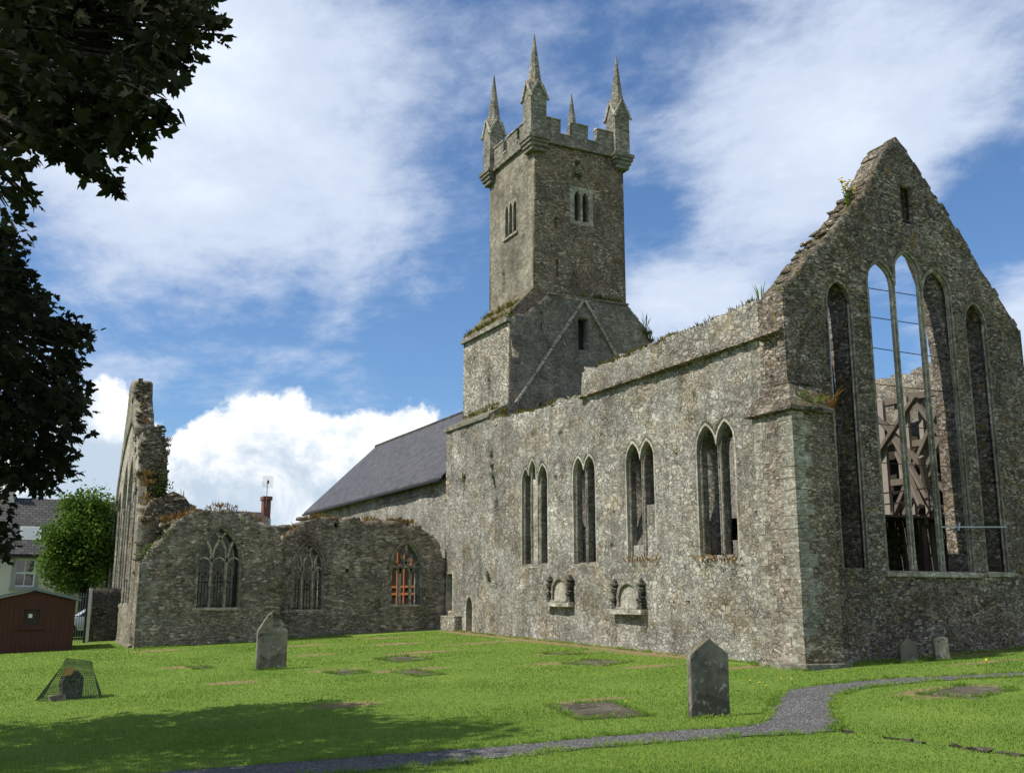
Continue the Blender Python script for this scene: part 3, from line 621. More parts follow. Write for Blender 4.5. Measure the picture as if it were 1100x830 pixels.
# cornice and parapet
bm=bmesh.new(); e=.15
for a in((UX-e,UX1+e,UY-e,UY+.4),(UX-e,UX1+e,UY1-.4,UY1+e),(UX-e,UX+.4,UY+.4,UY1-.4),(UX1-.4,UX1+e,UY+.4,UY1-.4)): bx(bm,*a,22.30,22.47,.006)
link('cornice',bm,M['ashlar_dark'],tw)
bm=bmesh.new(); T=.3
for a in((UX-.02,UX1+.02,UY-.02,UY-.02+T),(UX-.02,UX1+.02,UY1+.02-T,UY1+.02),(UX-.02,UX-.02+T,UY-.02+T,UY1+.02-T),(UX1+.02-T,UX1+.02,UY-.02+T,UY1+.02-T)): bx(bm,*a,22.47,22.88)
pr=link('parapet',bm,M['ashlar_dark'],tw)
mer=[(21.25,22.16),(22.80,23.64),(24.14,25.07)]; merY=[(39.55,40.42),(40.68,41.76),(42.13,43.2)]
def merlon(x0,x1,y0,y1,z1,ax):
    bm=bmesh.new(); bx(bm,x0,x1,y0,y1,22.88,z1,.01); mo=link('merlon',bm,M['ashlar_dark'],tw)
    bm=bmesh.new(); o=.05
    if ax=='Y': c_=(y0+y1)/2; prism(bm,[(y0-o,z1),(y1+o,z1),(y1+o,z1+.05),(c_,z1+.12),(y0-o,z1+.05)],'X',x0-.02,x1+.02)
    else: c_=(x0+x1)/2; prism(bm,[(x0-o,z1),(x1+o,z1),(x1+o,z1+.05),(c_,z1+.12),(x0-o,z1+.05)],'Y',y0-.02,y1+.02)
    link('coping',bm,M['ashlar'],mo)
for a,b_ in mer:
    merlon(a,b_,UY-.02,UY+.26,23.58,'Y'); merlon(a,b_,UY1-.26,UY1+.02,23.58,'Y')
for a,b_ in merY:
    merlon(UX-.02,UX+.26,a,b_,23.55,'X'); merlon(UX1-.26,UX1+.02,a,b_,23.55,'X')
def crenel(*q): bm=bmesh.new(); bx(bm,*q); link('coping',bm,M['ashlar'],pr)
for a,b_ in((22.16,22.8),(23.64,24.14)): crenel(a,b_,UY-.06,UY+.31,22.88,22.94); crenel(a,b_,UY1-.3,UY1+.06,22.88,22.94)
for a,b_ in((40.42,40.68),(41.76,42.13)): crenel(UX-.06,UX+.31,a,b_,22.88,22.94)
def pinnacle(x,y):
    w=.40; bm=bmesh.new(); bx(bm,x-w,x+w,y-w,y+w,22.47,24.42,.008); pn=link('pinnacle',bm,M['ashlar_dark'],tw)
    bm=bmesh.new()
    for k,(o,z) in enumerate(((.05,21.78),(.12,21.98),(.19,22.16))): bx(bm,x-w-o+.08,x+w+o-.08,y-w-o+.08,y+w+o-.08,z,z+(.2 if k<2 else .16)+.0)
    bx(bm,x-w-.16,x+w+.16,y-w-.16,y+w+.16,22.315,22.485); link('corbel',bm,M['ashlar_dark'],pn)
    bm=bmesh.new()   # four small gables
    for s in(0,1):
        if s: prism(bm,[(x-w,24.42),(x+w,24.42),(x,25.2)],'Y',y-w,y+w)
        else: prism(bm,[(y-w,24.42),(y+w,24.42),(y,25.2)],'X',x-w+.004,x+w-.004)
    gb=link('gablet',bm,M['ashlar_dark'],pn)
    bm=bmesh.new()
    for s in(-1,1):
        for u in(-1,1):
            bar(bm,(x,y+s*(w+.03),25.27),(x+u*(w+.10),y+s*(w+.03),24.32),.10,.08,(0,1,0)); bar(bm,(x+s*(w+.03),y,25.27),(x+s*(w+.03),y+u*(w+.10),24.32),.10,.08,(1,0,0))
    link('coping',bm,M['ashlar'],gb)
    bm=bmesh.new(); prof=[(.43,24.55),(.31,25.4),(.185,26.4),(.02,27.8)]; n=8; rings=[]
    for r_,z in prof: rings.append([bm.verts.new((x+math.cos(math.pi/8+k*math.pi/4)*r_,y+math.sin(math.pi/8+k*math.pi/4)*r_,z)) for k in range(n)])
    for a,b_ in zip(rings,rings[1:]):
        for k in range(n): bm.faces.new((a[k],a[(k+1)%n],b_[(k+1)%n],b_[k]))
    bm.faces.new(rings[0][::-1]); bm.faces.new(rings[-1]); link('spire',bm,M['ashlar_dark'],pn)
for x in(UX+.15,UX1-.15):
    for y in(UY+.15,UY1-.12): pinnacle(x,y)
rebase(tw,(23.2,41.3,8.2))

# ------------------------------------------------------------------ roofed nave
nv=thing('church_nave','long re-roofed nave with purple slate roof and pale rubble side wall behind the tower','church')
NX0=18.72; NX1=27.72; NY0=43.78; NY1=66.6
wall('rubble_wall',rect(NY0,NY1,-.5,7.24),[],'X',NX0,NX0+.9,M['navewall'],nv,.25,.05,None,12,True)
bm=bmesh.new(); bx(bm,NX1-.9,NX1,NY0,NY1,-.5,7.24); link('rubble_wall',bm,M['navewall'],nv)
bm=bmesh.new(); prism(bm,[(NX0,-.5),(NX1,-.5),(NX1,7.24),(23.22,11.72),(NX0,7.24)],'Y',NY1-.8,NY1+.02); link('gable_wall',bm,M['navewall'],nv)
for s in(-1,1):
    bm=bmesh.new(); ex=23.22+s*4.86; prism(bm,[(23.22,11.83),(ex,7.13),(ex,7.23),(23.22,11.95)],'Y',NY0-.02,66.95); link('slate_roof',bm,M['slate'],nv)
bm=bmesh.new(); tube(bm,[(23.22,NY0,11.95),(23.22,66.95,11.95)],.10,8); link('ridge_tile',bm,M['darkstone'],nv)
bm=bmesh.new(); bx(bm,18.26,18.42,NY0-.02,66.95,7.02,7.13); link('gutter',bm,M['iron'],nv)
bm=bmesh.new(); bx(bm,NX0-.08,NX0+.1,45.6,53.2,6.68,6.78,.01); link('string_course',bm,M['ashlar_dark'],nv)
sc_=thing('tmp','','') ; bpy.data.objects.remove(sc_)
bm=bmesh.new(); bx(bm,NX0-.05,NX0-.02,45.0,52.5,.4,4.4); gs=link('glazed_screen',bm,M['glass'],nv)
bm=bmesh.new()
for y in np.arange(45.0,52.6,.95): bx(bm,NX0-.17,NX0-.055,y-.09-(.08 if random.random()<.4 else 0),y+.09,.4,4.4)
for z in(.4,1.9,2.25,3.3,4.35): bx(bm,NX0-.15,NX0-.052,44.95,52.6,z,z+.10)
link('screen_frame',bm,M['orange'],gs)
rebase(nv,(23.2,55,.4))

# ------------------------------------------------------------------ transept ruin
tr=thing('transept_ruin','roofless grey stone transept with three traceried windows and a broken gable pillar','ruined transept')
YN=42.0; YF=43.4; TXS=5.27
W1=arch(7.36,9.12,1.36,3.14,4.56); W2=arch(11.50,12.90,1.25,2.86,4.07); W3=arch(15.86,17.36,1.46,2.92,4.28)
nt=ragline([(10.75,3.65),(10.62,4.2),(10.3,4.62),(9.9,4.72),(9.4,5.05),(8.9,5.0),(8.3,5.18),(7.5,5.10),(7.0,5.02),(6.6,4.7),(6.1,4.15),(5.75,3.6),(5.5,3.15),(5.27,3.12)],.24,.09)
rk=[((x,YN+.4+random.random()*.6,min(4.98,5.0-.45*max(0,abs(x-8.2)-1))+random.uniform(-.12,.06)),(.35,.5,.2)) for x in np.arange(6.2,10.4,.3)]
wall('rubble_wall',[(TXS,-.9),(10.75,-.9)]+nt,[W1],'Y',YN,YN+1.42,M['coursed'],tr,.15,.05,rk,21,True)
ft=ragline([(18.48,3.2),(18.32,3.7),(18.15,4.2),(17.9,4.55),(17.3,4.84),(16.8,5.0),(15.6,5.0),(14.2,5.12),(13.3,5.03),(12.5,5.14),(12.0,4.9),(11.6,4.74),(11.1,4.2),(10.76,3.7)],.26,.09)
rk=[((x,YF+.4+random.random()*.4,5.08+random.uniform(-.12,.08)),(.35,.5,.2)) for x in np.arange(12,17.2,.33)]
wall('rubble_wall',[(10.76,-.9),(18.48,-.9)]+ft,[W2,W3,rect(13.28,13.46,4.72,4.92),rect(15.0,15.22,4.88,5.06)][:3]+[rect(13.85,14.0,2.82,2.98)],'Y',YF,YF+.95,M['coursed'],tr,.15,.05,rk,22,True)
quoins('quoin',TXS,YN,-.2,3.0,1,1,M['ashlar_dark'],tr,.32,.5,.3)
bm=bmesh.new(); prism(bm,[(YF-.10,-.9),(YF+.1,-.9),(YF+.1,.42),(YF-.10,.34)],'X',10.8,18.1); link('plinth',bm,M['ashlar_dark'],tr)
# tall broken gable on the south side, with its own big window
gt2=ragline([(54.4,3.0),(53.7,4.4),(52.6,6.2),(51.4,8.4),(50.6,9.9),(50.05,11.2)],.3,.07)+[(49.9,11.35),(49.0,11.5),(48.3,11.25)]+ragline([(48.1,10.6),(47.2,9.5),(46.4,8.2),(45.6,6.6),(44.9,5.6),(44.2,5.2),(43.45,4.8)],.35,.12)
gw2=arch(44.6,52.2,1.5,5.4,9.4)
wall('gable_wall',[(43.43,-1.2),(54.4,-1.2)]+gt2,[gw2],'X',TXS,TXS+.8,M['render'],tr,.3,.05,None,23,True)
tw2=link('gable_window',(lambda bm:(wallbm(bm,arch(44.55,52.25,1.45,5.4,9.45),[arch(44.8+k*1.85,44.8+k*1.85+1.6,1.55,5.0+(.9 if k in(1,2) else 0),6.6+(1.2 if k in(1,2) else 0)) for k in range(4)],'X',TXS+.06,TXS+.4),bm)[1])(bmesh.new()),M['ashlar'],tr)
bm=bmesh.new()
for y in(44.7,46.5,48.4,50.2,52.1): tube(bm,[(TXS-.03,y,1.5),(TXS-.03,y,5.6)],.05,6)
link('jamb_shaft',bm,M['ashlar'],tw2)
bm=bmesh.new(); prism(bm,[(TXS-.16,-.2),(TXS+.02,-.2),(TXS+.02,.02),(TXS-.16,-.06)],'Y',42.6,54.45); prism(bm,[(TXS-.10,-1.2),(TXS+.0,-1.2),(TXS+.0,-.2),(TXS-.10,-.2)],'Y',42.6,54.4); link('plinth',bm,M['ashlar_dark'],tr)
# broken masonry stubs standing behind the gable pillar
def stub(pts,y0,y1,mat,seed):
    A_=np.array(pts); rk_=[]
    while len(rk_)<130:
        q=np.array([random.uniform(A_[:,0].min(),A_[:,0].max()),random.uniform(A_[:,1].min(),A_[:,1].max())])
        if inpoly(q[:1]+0,q[1:]+0,[tuple(p) for p in pts])[0]: rk_.append(((q[0],y0+random.uniform(-.05,.08),q[1]),(random.uniform(.15,.32),.22,random.uniform(.06,.14))))
    return wall('masonry_stub',pts,[],'Y',y0,y1,mat,tr,.16,.09,rk_,seed,False)
stub([(5.28,2.5),(6.42,2.5)]+ragline([(6.5,5.5),(6.42,7.3),(6.12,8.85)],.26,.07)+ragline([(6.02,8.85),(5.55,8.7)],.2,.03)+ragline([(5.4,8.6),(5.30,5)],.4,.05),45.0,46.6,M['gable'],31)
stub([(5.30,2.3),(7.4,2.3)]+ragline([(7.42,4.6),(7.35,5.3),(7.0,5.75),(6.5,5.92)],.22,.06)+ragline([(6.4,5.9),(5.75,5.6)],.25,.06)+ragline([(5.7,5.5),(5.32,4.6)],.3,.04),43.5,45.1,M['gable'],32)
rkm=bmesh.new(); EDG=[(43.45,4.8),(44.2,5.2),(44.9,5.6),(45.6,6.6),(46.4,8.2),(47.2,9.5),(48.1,10.6),(48.4,11.2),(49.6,11.35)]
for k in range(230):
    i_=random.randrange(len(EDG)-1); f=random.random(); y_=EDG[i_][0]+(EDG[i_+1][0]-EDG[i_][0])*f; z_=EDG[i_][1]+(EDG[i_+1][1]-EDG[i_][1])*f
    rock(rkm,(TXS+.12+random.random()*(.72 if z_<8.5 else .52),y_-.06+random.uniform(-.05,.2),z_+random.uniform(-.45,.06)),(random.uniform(.15,.30),.35,random.uniform(.07,.15)),.2)
for k in range(60): rock(rkm,(TXS+.12+random.random()*.52,48.3+random.uniform(-.06,.1),random.uniform(9.8,11.35)),(random.uniform(.18,.3),.3,random.uniform(.09,.2)),.2)
link('broken_edge',rkm,M['gable'],tr)
wall('rubble_wall',[(6.25,-1),(18.6,-1)]+ragline([(18.6,5.6),(15,5.5),(13.2,5.45),(12,5.7),(10.8,5.85),(9.5,6.1),(8,6.3),(6.25,6.3)],.35,.10),[],'Y',53.4,54.3,M['scar'],tr,.3,.06,None,24,True)
def arcpts(yc,R_,x0,side,zs,lim,n=14):
    pass
def tracery(w,x0,x1,z0,zs,zt,y,nl,flow=False,mat='ashlar_dark'):
    """jambs, hood, mullions and intersecting bars inside a pointed opening"""
    win=link(w,(lambda bm:(wallbm(bm,arch(x0-.005,x1+.005,z0-.005,zs,zt+.01),[arch(x0+.09,x1-.09,z0+.03,zs,zt-.13)],'Y',y-.012,y+.34),bm)[1])(bmesh.new()),M[mat],tr)
    W_=(x1-x0)/2; H_=zt-zs; c=(x0+x1)/2
    bm=bmesh.new()  # hood mould
    for s in(-1,1):
        P=[]
        for k in range(13):
            u=s*(1-k/12); P.append((c+(W_+.03)*u,y-.03,zs+(H_+.05)*math.sqrt(max(0,4-(1+abs(u))**2))/1.732))
        for a,b_ in zip(P,P[1:]): bar(bm,a,b_,.07,.10,(0,1,0))
        bx(bm,*(sorted((c+s*(W_-.01),c+s*(W_+.09)))),y-.08,y+.03,zs-.08,zs+.02)
    link('hood_mould',bm,M[mat],win)
    ms=[x0+(x1-x0)*k/nl for k in range(1,nl)]
    for x in ms:
        bm=bmesh.new(); prism(bm,[(x-.055,y+.12),(x-.02,y+.04),(x+.02,y+.04),(x+.055,y+.12),(x+.055,y+.22),(x-.055,y+.22)],'Z',z0,zs); link('mullion',bm,M['ashlar'],win)
    bm=bmesh.new()
    def za(u): return math.sqrt(max(0,4-(1+abs(u))**2))/1.732
    def inside(x,z): u=(x-c)/W_; return abs(u)<=1 and z<zs+H_*za(u)-.02
    if not flow:
        for x in ms:
            for s in(-1,1):
                prev=None
                for k in range(25):
                    uu=k/12.   # same curve as the main arch, starting from the mullion
                    xx=x+s*W_*uu; 
                    if uu>1.0: break
                    zz=zs+H_*za(1-uu)
                    if not inside(xx,zz): break
                    if prev: bar(bm,prev,(xx,y+.13,zz),.085,.16,(0,1,0))
                    prev=(xx,y+.13,zz)
        lights=[x0]+ms+[x1]
        for a,b_ in zip(lights,lights[1:]):
            P=[(a+(b_-a)*k/10,y+.13,zs-.10+.26*math.sin(math.pi*k/10)**.7) for k in range(11)]
            for p,q in zip(P,P[1:]): bar(bm,p,q,.06,.14,(0,1,0))
    else:
        def S(pts):
            for p,q in zip(pts,pts[1:]): bar(bm,(p[0],y+.13,p[1]),(q[0],y+.13,q[1]),.11,.18,(0,1,0))
        L=[x0]+ms+[x1]; lw=(x1-x0)/nl
        for a,b_ in zip(L,L[1:]):
            S([(a+(b_-a)*k/12,zs-.12+.30*(math.sin(math.pi*k/12)**.6)) for k in range(13)])
        for x,s in((ms[0],1),(ms[1],-1),(ms[1],1),(ms[0],-1)):
            P=[]
            for k in range(15):
                f=k/14; xx=x+s*lw*(.5-.5*math.cos(f*math.pi))*1.0; zz=zs+f*.72
                if inside(xx,zz): P.append((xx,zz))
            S(P)
        S([(c,zs+.72),(c,zs+H_-.1)])
    link('tracery',bm,M['ashlar'] if not flow else M[mat],win)
    bm=bmesh.new(); bx(bm,x0-.05,x1+.05,y-.05,y+.3,z0-.09,z0+.02,.008); link('sill',bm,M['ashlar'],win)
    return win
def grille(win,x0,x1,z0,z1,y):
    bm=bmesh.new(); n=int((x1-x0)/.115)
    for k in range(n+1):
        x=x0+(x1-x0)*k/n; h=z1-(.0 if k%2 else .12); bar(bm,(x,y,z0),(x,y,h),.026); lathe(bm,[(.012,0),(.035,.05),(.003,.16)],(x,y,h),5)
    for z in(z0+.06,z1-.26): bar(bm,(x0,y,z),(x1,y,z),.035)
    link('iron_grille',bm,M['iron'],win)
w1=tracery('traceried_window',7.36,9.12,1.36,3.14,4.56,YN,3); grille(w1,7.45,9.03,1.38,2.62,YN+.5)
w2=tracery('traceried_window',11.50,12.90,1.25,2.86,4.07,YF,3); grille(w2,11.58,12.82,1.27,2.36,YF+.5)
w3=tracery('traceried_window',15.86,17.36,1.46,2.92,4.28,YF,3,True)
rebase(tr,(11,45,0))

# ------------------------------------------------------------------ wall monuments
def monument(yc,z0,hw,label):
    mo=thing('wall_monument',label,'wall memorial',(0,0,0),0,'arched memorials on the chancel wall'); x=XS
    bm=bmesh.new(); bx(bm,x-.26,x+.02,yc-hw,yc+hw,z0,z0+.16); bx(bm,x-.20,x+.02,yc-hw*.66,yc+hw*.66,z0+.16,z0+.23); bevelled(bm,.012); link('sill',bm,M['ashlar'],mo)
    a=arch(yc-hw*.56,yc+hw*.56,z0+.23,z0+.55,z0+.98,9); 
    a=[(yc-hw*.56,z0+.23),(yc+hw*.56,z0+.23)]+[(yc+hw*.56*math.cos(k*math.pi/16),z0+.50+.46*math.sin(k*math.pi/16)) for k in range(17)]
    b_=[(yc-hw*.70,z0+.23),(yc+hw*.70,z0+.23)]+[(yc+hw*.70*math.cos(k*math.pi/16),z0+.50+.60*math.sin(k*math.pi/16)) for k in range(17)]
    bm=bmesh.new(); wallbm(bm,b_,[a],'X',x-.13,x+.02); link('arch_surround',bm,M['ashlar_dark'],mo)
    bm=bmesh.new(); prism(bm,a,'X',x-.05,x+.02); link('tablet',bm,M['dressing'],mo)
    for s in(-1,1):
        bm=bmesh.new(); y=yc+s*hw*.83
        bx(bm,x-.18,x+.02,y-.10,y+.10,z0+.16,z0+.42); bx(bm,x-.22,x+.02,y-.14,y+.14,z0+.42,z0+.49)
        lathe(bm,[(.05,0),(.11,.03),(.05,.08),(.12,.22),(.135,.32),(.07,.38),(.15,.42),(.15,.46),(.06,.50),(.07,.56),(.02,.64)],(x-.09,y,z0+.49),10); link('urn',bm,M['darkstone'],mo)
    rebase(mo,(x,yc,z0)); return mo
monument(32.8,1.43,.88,'arched memorial with dark urns below the double lancet window nearer the tower')
monument(28.36,1.22,.93,'arched memorial with dark urns below the part-blocked double lancet nearer the buttress')

# ------------------------------------------------------------------ timber frame standing inside the chancel
tf=thing('timber_frame','weathered timber shoring frame with crossed braces and deck seen through gable lancets','timber frame')
bm=bmesh.new()
def pt(bm,p,q,w=.16,h=.2): bar(bm,p,q,w,h,(1,0,0))
bp_=bmesh.new()
for y in(22.3,23.15,24.1,25.3,26.6,28,29.5): pt(bp_,(26.3,y,0),(26.3,y,8.0),.17,.17)
for y in(23.6,24.6): pt(bp_,(26.05,y,4.3),(26.05,y,8.1),.28,.12)
link('post',bp_,M['timberpale'],tf)
for z in(8.05,6.55,5.4,4.2): pt(bm,(26.2,21.75,z),(26.2,30,z),.2,.24)
link('rail',bm,M['timber'],tf)
bm=bmesh.new()
for a,b_ in(((26.05,22.0,7.9),(26.05,24.4,4.3)),((26.0,24.7,7.6),(26.0,22.2,4.9)),((25.9,23.0,8.0),(25.9,24.9,6.2)),((25.7,21.9,6.6),(25.7,23.6,4.3)),((26.1,27,7.8),(26.1,25,4.4)),((26.0,22.05,6.4),(26.0,23.2,8.0))): pt(bm,a,b_,.12,.18)
link('brace',bm,M['timber'],tf)
bm=bmesh.new()
for a,b_ in(((25.2,22.0,4.3),(26.2,24.6,7.4)),((24.6,21.95,4.4),(25.9,23.9,6.3)),((25.8,22.6,4.3),(24.9,22.1,5.9))): pt(bm,a,b_,.11,.18)
link('raking_shore',bm,M['timber'],tf)
bm=bmesh.new()
for k in range(34): bx(bm,19.9,26.8,21.75+k*.3,21.75+k*.3+.285,4.02,4.07+random.uniform(0,.01))
link('deck',bm,M['timberdark'],tf)
bm=bmesh.new()
for k in range(28): bx(bm,26.62+random.uniform(0,.02),26.66,21.75+k*.3,21.75+k*.3+.29,4.1,6.9+random.uniform(-.05,.05))
link('dark_backing',bm,M['timberdark'],tf)  # dark sheet added behind the posts, standing in for the shade there
bm=bmesh.new()
for y in(22,25.5,29): 
    for x in(20.2,22.5,24.6): bar(bm,(x,y,0),(x,y,4.0),.18)
for x in(20.2,22.5,24.6): bar(bm,(x,21.8,3.92),(x,31.8,3.92),.14,.18)
link('deck_prop',bm,M['timberdark'],tf)
bm=bmesh.new()
for z in(4.6,4.95): bar(bm,(25.0,21.9,z),(25.0,28,z),.04)
for y in np.arange(22,28,.7): bar(bm,(25,y,4.07),(25,y,5.0),.04)
link('handrail',bm,M['iron'],tf)
rebase(tf,(25,25,.2))

# ------------------------------------------------------------------ gravestones
def stone_thing(name,label,loc,rz,w,h,d,shape,tilt=(0,0),mat='headstone',sink=.25):
    t_=thing(name,label,'gravestone',loc,rz); hw=w/2
    if shape=='gable': pts=[(-hw,-sink),(hw,-sink),(hw,h-.26*w/.7),(0,h),(-hw,h-.26*w/.7)]
    elif shape=='shoulder': pts=[(-hw,-sink),(hw,-sink),(hw,h*.66),(hw*.86,h*.72),(hw*.3,h*.95),(0,h),(-hw*.3,h*.95),(-hw*.86,h*.72),(-hw,h*.66)]
    else: pts=[(-hw,-sink),(hw,-sink)]+[(hw*math.cos(k*math.pi/10),h-hw*.35+hw*.35*math.sin(k*math.pi/10)) for k in range(11)]
    bm=bmesh.new(); wallbm(bm,pts,[],'Y',-d/2,d/2,.07,.008,w*9)
    ed=[e for e in bm.edges if len(e.link_faces)==2 and e.calc_face_angle(0)>.9]
    s_=link('slab',bm,M[mat],t_); bv=s_.modifiers.new('soft','BEVEL'); bv.width=.014; bv.segments=2; bv.limit_method='ANGLE'; bv.angle_limit=R(50)
    s_.rotation_euler=(tilt[0],tilt[1],0); return t_
g1=stone_thing('gravestone','lichened grey headstone with pointed top and white chip beside the gravel path',(11.48,15.2,gz(11.48,15.2)),R(-10),.74,1.34,.15,'gable',(R(3),R(-1)))
g2=stone_thing('gravestone','grey headstone with pointed head and dark panel before the traceried windows',(7.43,29.85,gz(7.43,29.85)),R(-8),.84,1.60,.18,'shoulder')
bm=bmesh.new(); wallbm(bm,rect(-.37,.37,.06,1.02),[rect(-.30,.30,.12,.96)],'Y',-.115,-.085); fr=link('inscription_panel',bm,M['headstone'],g2)
bm=bmesh.new(); bx(bm,-.4,.4,-.12,.12,1.0,1.05); link('moulding',bm,M['headstone'],g2)
g3=stone_thing('gravestone','small dark tilted headstone with pointed head under the big lancets',(21.2,19.72,gz(21.2,19.72)),R(-12),.5,.62,.14,'shoulder',(R(-6),R(4)))
g4=stone_thing('gravestone','small round-headed headstone with pale top under the big lancets',(22.28,19.62,gz(22.28,19.62)),R(-16),.40,.60,.16,'round',(R(2),R(-3)))
bm=bmesh.new(); rock(bm,(-.345,-.09,.86),(.07,.05,.16),.2); link('chipped_edge',bm,M['white_box'],g1)
# ledger slabs lying in the lawn
LS=[((10.35,17.1),1.35,2.3,-14,'long dark ledger slab in the grass left of the pointed headstone'),
    ((15.3,25.2),1.3,1.5,25,'broad ledger slab in bare soil below the second memorial'),
    ((17.6,14.9),1.9,1.1,15,'wet dark ledger slab right of the path bend'),
    ((10.3,26.0),.75,1.7,6,'narrow dark slab in parched grass in mid lawn'),
    ((11.5,30.2),1.1,1.6,8,'dark slab in parched grass nearest the transept'),
    ((8.85,27.5),.75,1.2,10,'small dark slab right of the dark-panelled headstone'),
    ((16.1,28.4),.6,1.2,30,'broken dark slab close under the chancel wall'),
    ((5.9,31.9),.55,.9,6,'small grey slab left of the dark-panelled headstone')]
for (x,y),a,b_,rz,lab in LS:
    bm=bmesh.new(); nx_=max(4,int(a/.15)); ny_=max(4,int(b_/.15)); cr,sr=math.cos(R(rz)),math.sin(R(rz))
    def vv(i,k,dz):
        u,v=a*(i/nx_-.5),b_*(k/ny_-.5); u+=.05*mnoise.noise(Vector((u*3,v*3,x))); v+=.06*mnoise.noise(Vector((u*3,v*3,y)))
        X_,Y_=u*cr-v*sr,u*sr+v*cr; e_=i in(0,nx_) or k in(0,ny_)
        return bm.verts.new((X_,Y_,gz(x+X_,y+Y_)-gz(x,y)+dz-(.012 if e_ and dz>0 else 0)+.006*mnoise.noise(Vector((u*2,v*2,7)))))
    T_=[[vv(i,k,.022) for k in range(ny_+1)] for i in range(nx_+1)]; B_=[[vv(i,k,-.1) for k in range(ny_+1)] for i in range(nx_+1)]
    for i in range(nx_):
        for k in range(ny_): bm.faces.new((T_[i][k],T_[i+1][k],T_[i+1][k+1],T_[i][k+1])); bm.faces.new((B_[i][k],B_[i][k+1],B_[i+1][k+1],B_[i+1][k]))
    rim=[(i,0) for i in range(nx_)]+[(nx_,k) for k in range(ny_)]+[(i,ny_) for i in range(nx_,0,-1)]+[(0,k) for k in range(ny_,0,-1)]
    for (i,k),(p_,q_) in zip(rim,rim[1:]+rim[:1]): bm.faces.new((T_[p_][q_],T_[i][k],B_[i][k],B_[p_][q_]))
    o=link('ledger_slab',bm,M['ledger'],None); o.location=(x,y,gz(x,y)); tag(o,lab,'grave slab','flat grave slabs in the lawn')
# stone edging of a lower lawn at the right
ke=thing('stone_edging','thin broken line of edging stones in the right lawn below the path','edging')
bm=bmesh.new(); KP=[(11.98,12.46),(12.02,11.84),(12.12,10.86),(12.1,10.07),(12.3,9.2)]
for (x,y),(u,v) in zip(KP,KP[1:]):
    n=max(1,int(math.hypot(u-x,v-y)/.22))
    for k in range(n):
        if random.random()<.8: bm=bmesh.new(); rock(bm,(x+(u-x)*k/n+random.uniform(-.05,.05),y+(v-y)*k/n,gz(x,y)+.005),(.10,.17,random.uniform(.03,.07)),.35); link('edging_stone',bm,M['ledger'],ke)
rebase(ke,(12.1,11,gz(12.1,11)))
# wire mesh guard over a small marker
cg=thing('mesh_guard','pyramid of green wire mesh with yellow tag guarding a small stone in the shade','mesh guard',(1.95,26.1,gz(1.95,26.1)))
base=[(-.68,-.15),(.62,-.45),(.75,.4),(-.5,.5)]; topp=[(-.10,-.12),(.42,-.12),(.42,.18),(-.10,.18)]
bm=bmesh.new()
B4=[Vector((x,y,0)) for x,y in base]; T4=[Vector((x,y,.88-.08*(x>0))) for x,y in topp]
def net(a,b_,c_,d_,n):
    for k in range(n+1):
        f=k/n; bar(bm,a.lerp(b_,f),d_.lerp(c_,f),.006); bar(bm,a.lerp(d_,f),b_.lerp(c_,f),.006)
for i in range(4): net(B4[i],B4[(i+1)%4],T4[(i+1)%4],T4[i],22)
net(T4[0],T4[1],T4[2],T4[3],8)
link('wire_mesh',bm,plain('green_wire_mesh',(.06,.085,.06),.6,.3),cg)
bm=bmesh.new(); v=[bm.verts.new(p) for p in((-.18,-.20,.50),(.02,-.22,.54),(.06,-.18,.70),(-.13,-.16,.68))]; bm.faces.new(v); bmesh.ops.solidify(bm,geom=list(bm.faces),thickness=.01); link('warning_tag',bm,M['yellow'],cg)
ms=thing('marker_stone','stubby dark grave marker inside the green mesh guard','grave marker',(1.98,26.1,gz(1.98,26.1)),.3)
bm=bmesh.new(); wallbm(bm,[(-.2,-.1),(.22,-.1),(.24,.45),(.1,.62),(-.12,.6),(-.22,.4)],[],'Y',-.11,.11,.07,.03,3); link('slab',bm,M['darkstone'],ms)
bm=bmesh.new(); rock(bm,(-.35,-.15,.06),(.35,.2,.12)); link('footing',bm,M['ledger'],ms)

# ------------------------------------------------------------------ background: shed, gate, wall, houses, car
sh=thing('garden_shed','red-brown boarded shed with grey felt roof at the lawn edge','shed')
SY=43.3; x0,x1=-.15,3.22; zb=-.35
bm=bmesh.new(); wallbm(bm,[(x0,zb),(x1,zb),(x1,1.62),(1.75,2.0),(x0,1.55)],[rect(1.42,2.05,.72,1.36)],'Y',SY,SY+.06); bx(bm,x1-.06,x1,SY+.06,SY+2.6,zb,1.6); bx(bm,x0,x0+.06,SY+.06,SY+2.6,zb,1.55); bx(bm,x0,x1,SY+2.6,SY+2.66,zb,1.6); link('boarded_wall',bm,M['shed'],sh)
bm=bmesh.new(); prism(bm,[(1.75,2.02),(x1+.18,1.62),(x1+.18,1.70),(1.75,2.11)],'Y',SY-.16,SY+2.8); prism(bm,[(1.75,2.02),(1.75,2.11),(x0-.18,1.62),(x0-.18,1.53)],'Y',SY-.16,SY+2.8); link('roof',bm,M['shedroof'],sh)
bm=bmesh.new(); wallbm(bm,rect(1.38,2.09,.68,1.40),[rect(1.46,2.01,.76,1.32)],'Y',SY-.03,SY+.05); bx(bm,1.25,2.22,SY-.08,SY,.60,.68); wf=link('window',bm,M['shed'],sh)
bm=bmesh.new(); bx(bm,1.44,2.03,SY+.03,SY+.04,.74,1.34); link('pane',bm,M['timberdark'],wf)
bm=bmesh.new(); bx(bm,1.62,1.76,SY+.015,SY+.025,1.02,1.16); link('paper_notice',bm,M['white_box'],wf)
bm=bmesh.new()
for x in np.arange(x0+.15,x1,.16): bx(bm,x-.006,x+.006,SY-.012,SY-.001,zb,1.55); 
link('cover_strip',bm,M['shed'],sh); rebase(sh,(1.6,44.6,-.25))
gt_=thing('iron_gate','tall pale-posted iron railing gate between shed and transept','gate')
bm=bmesh.new()
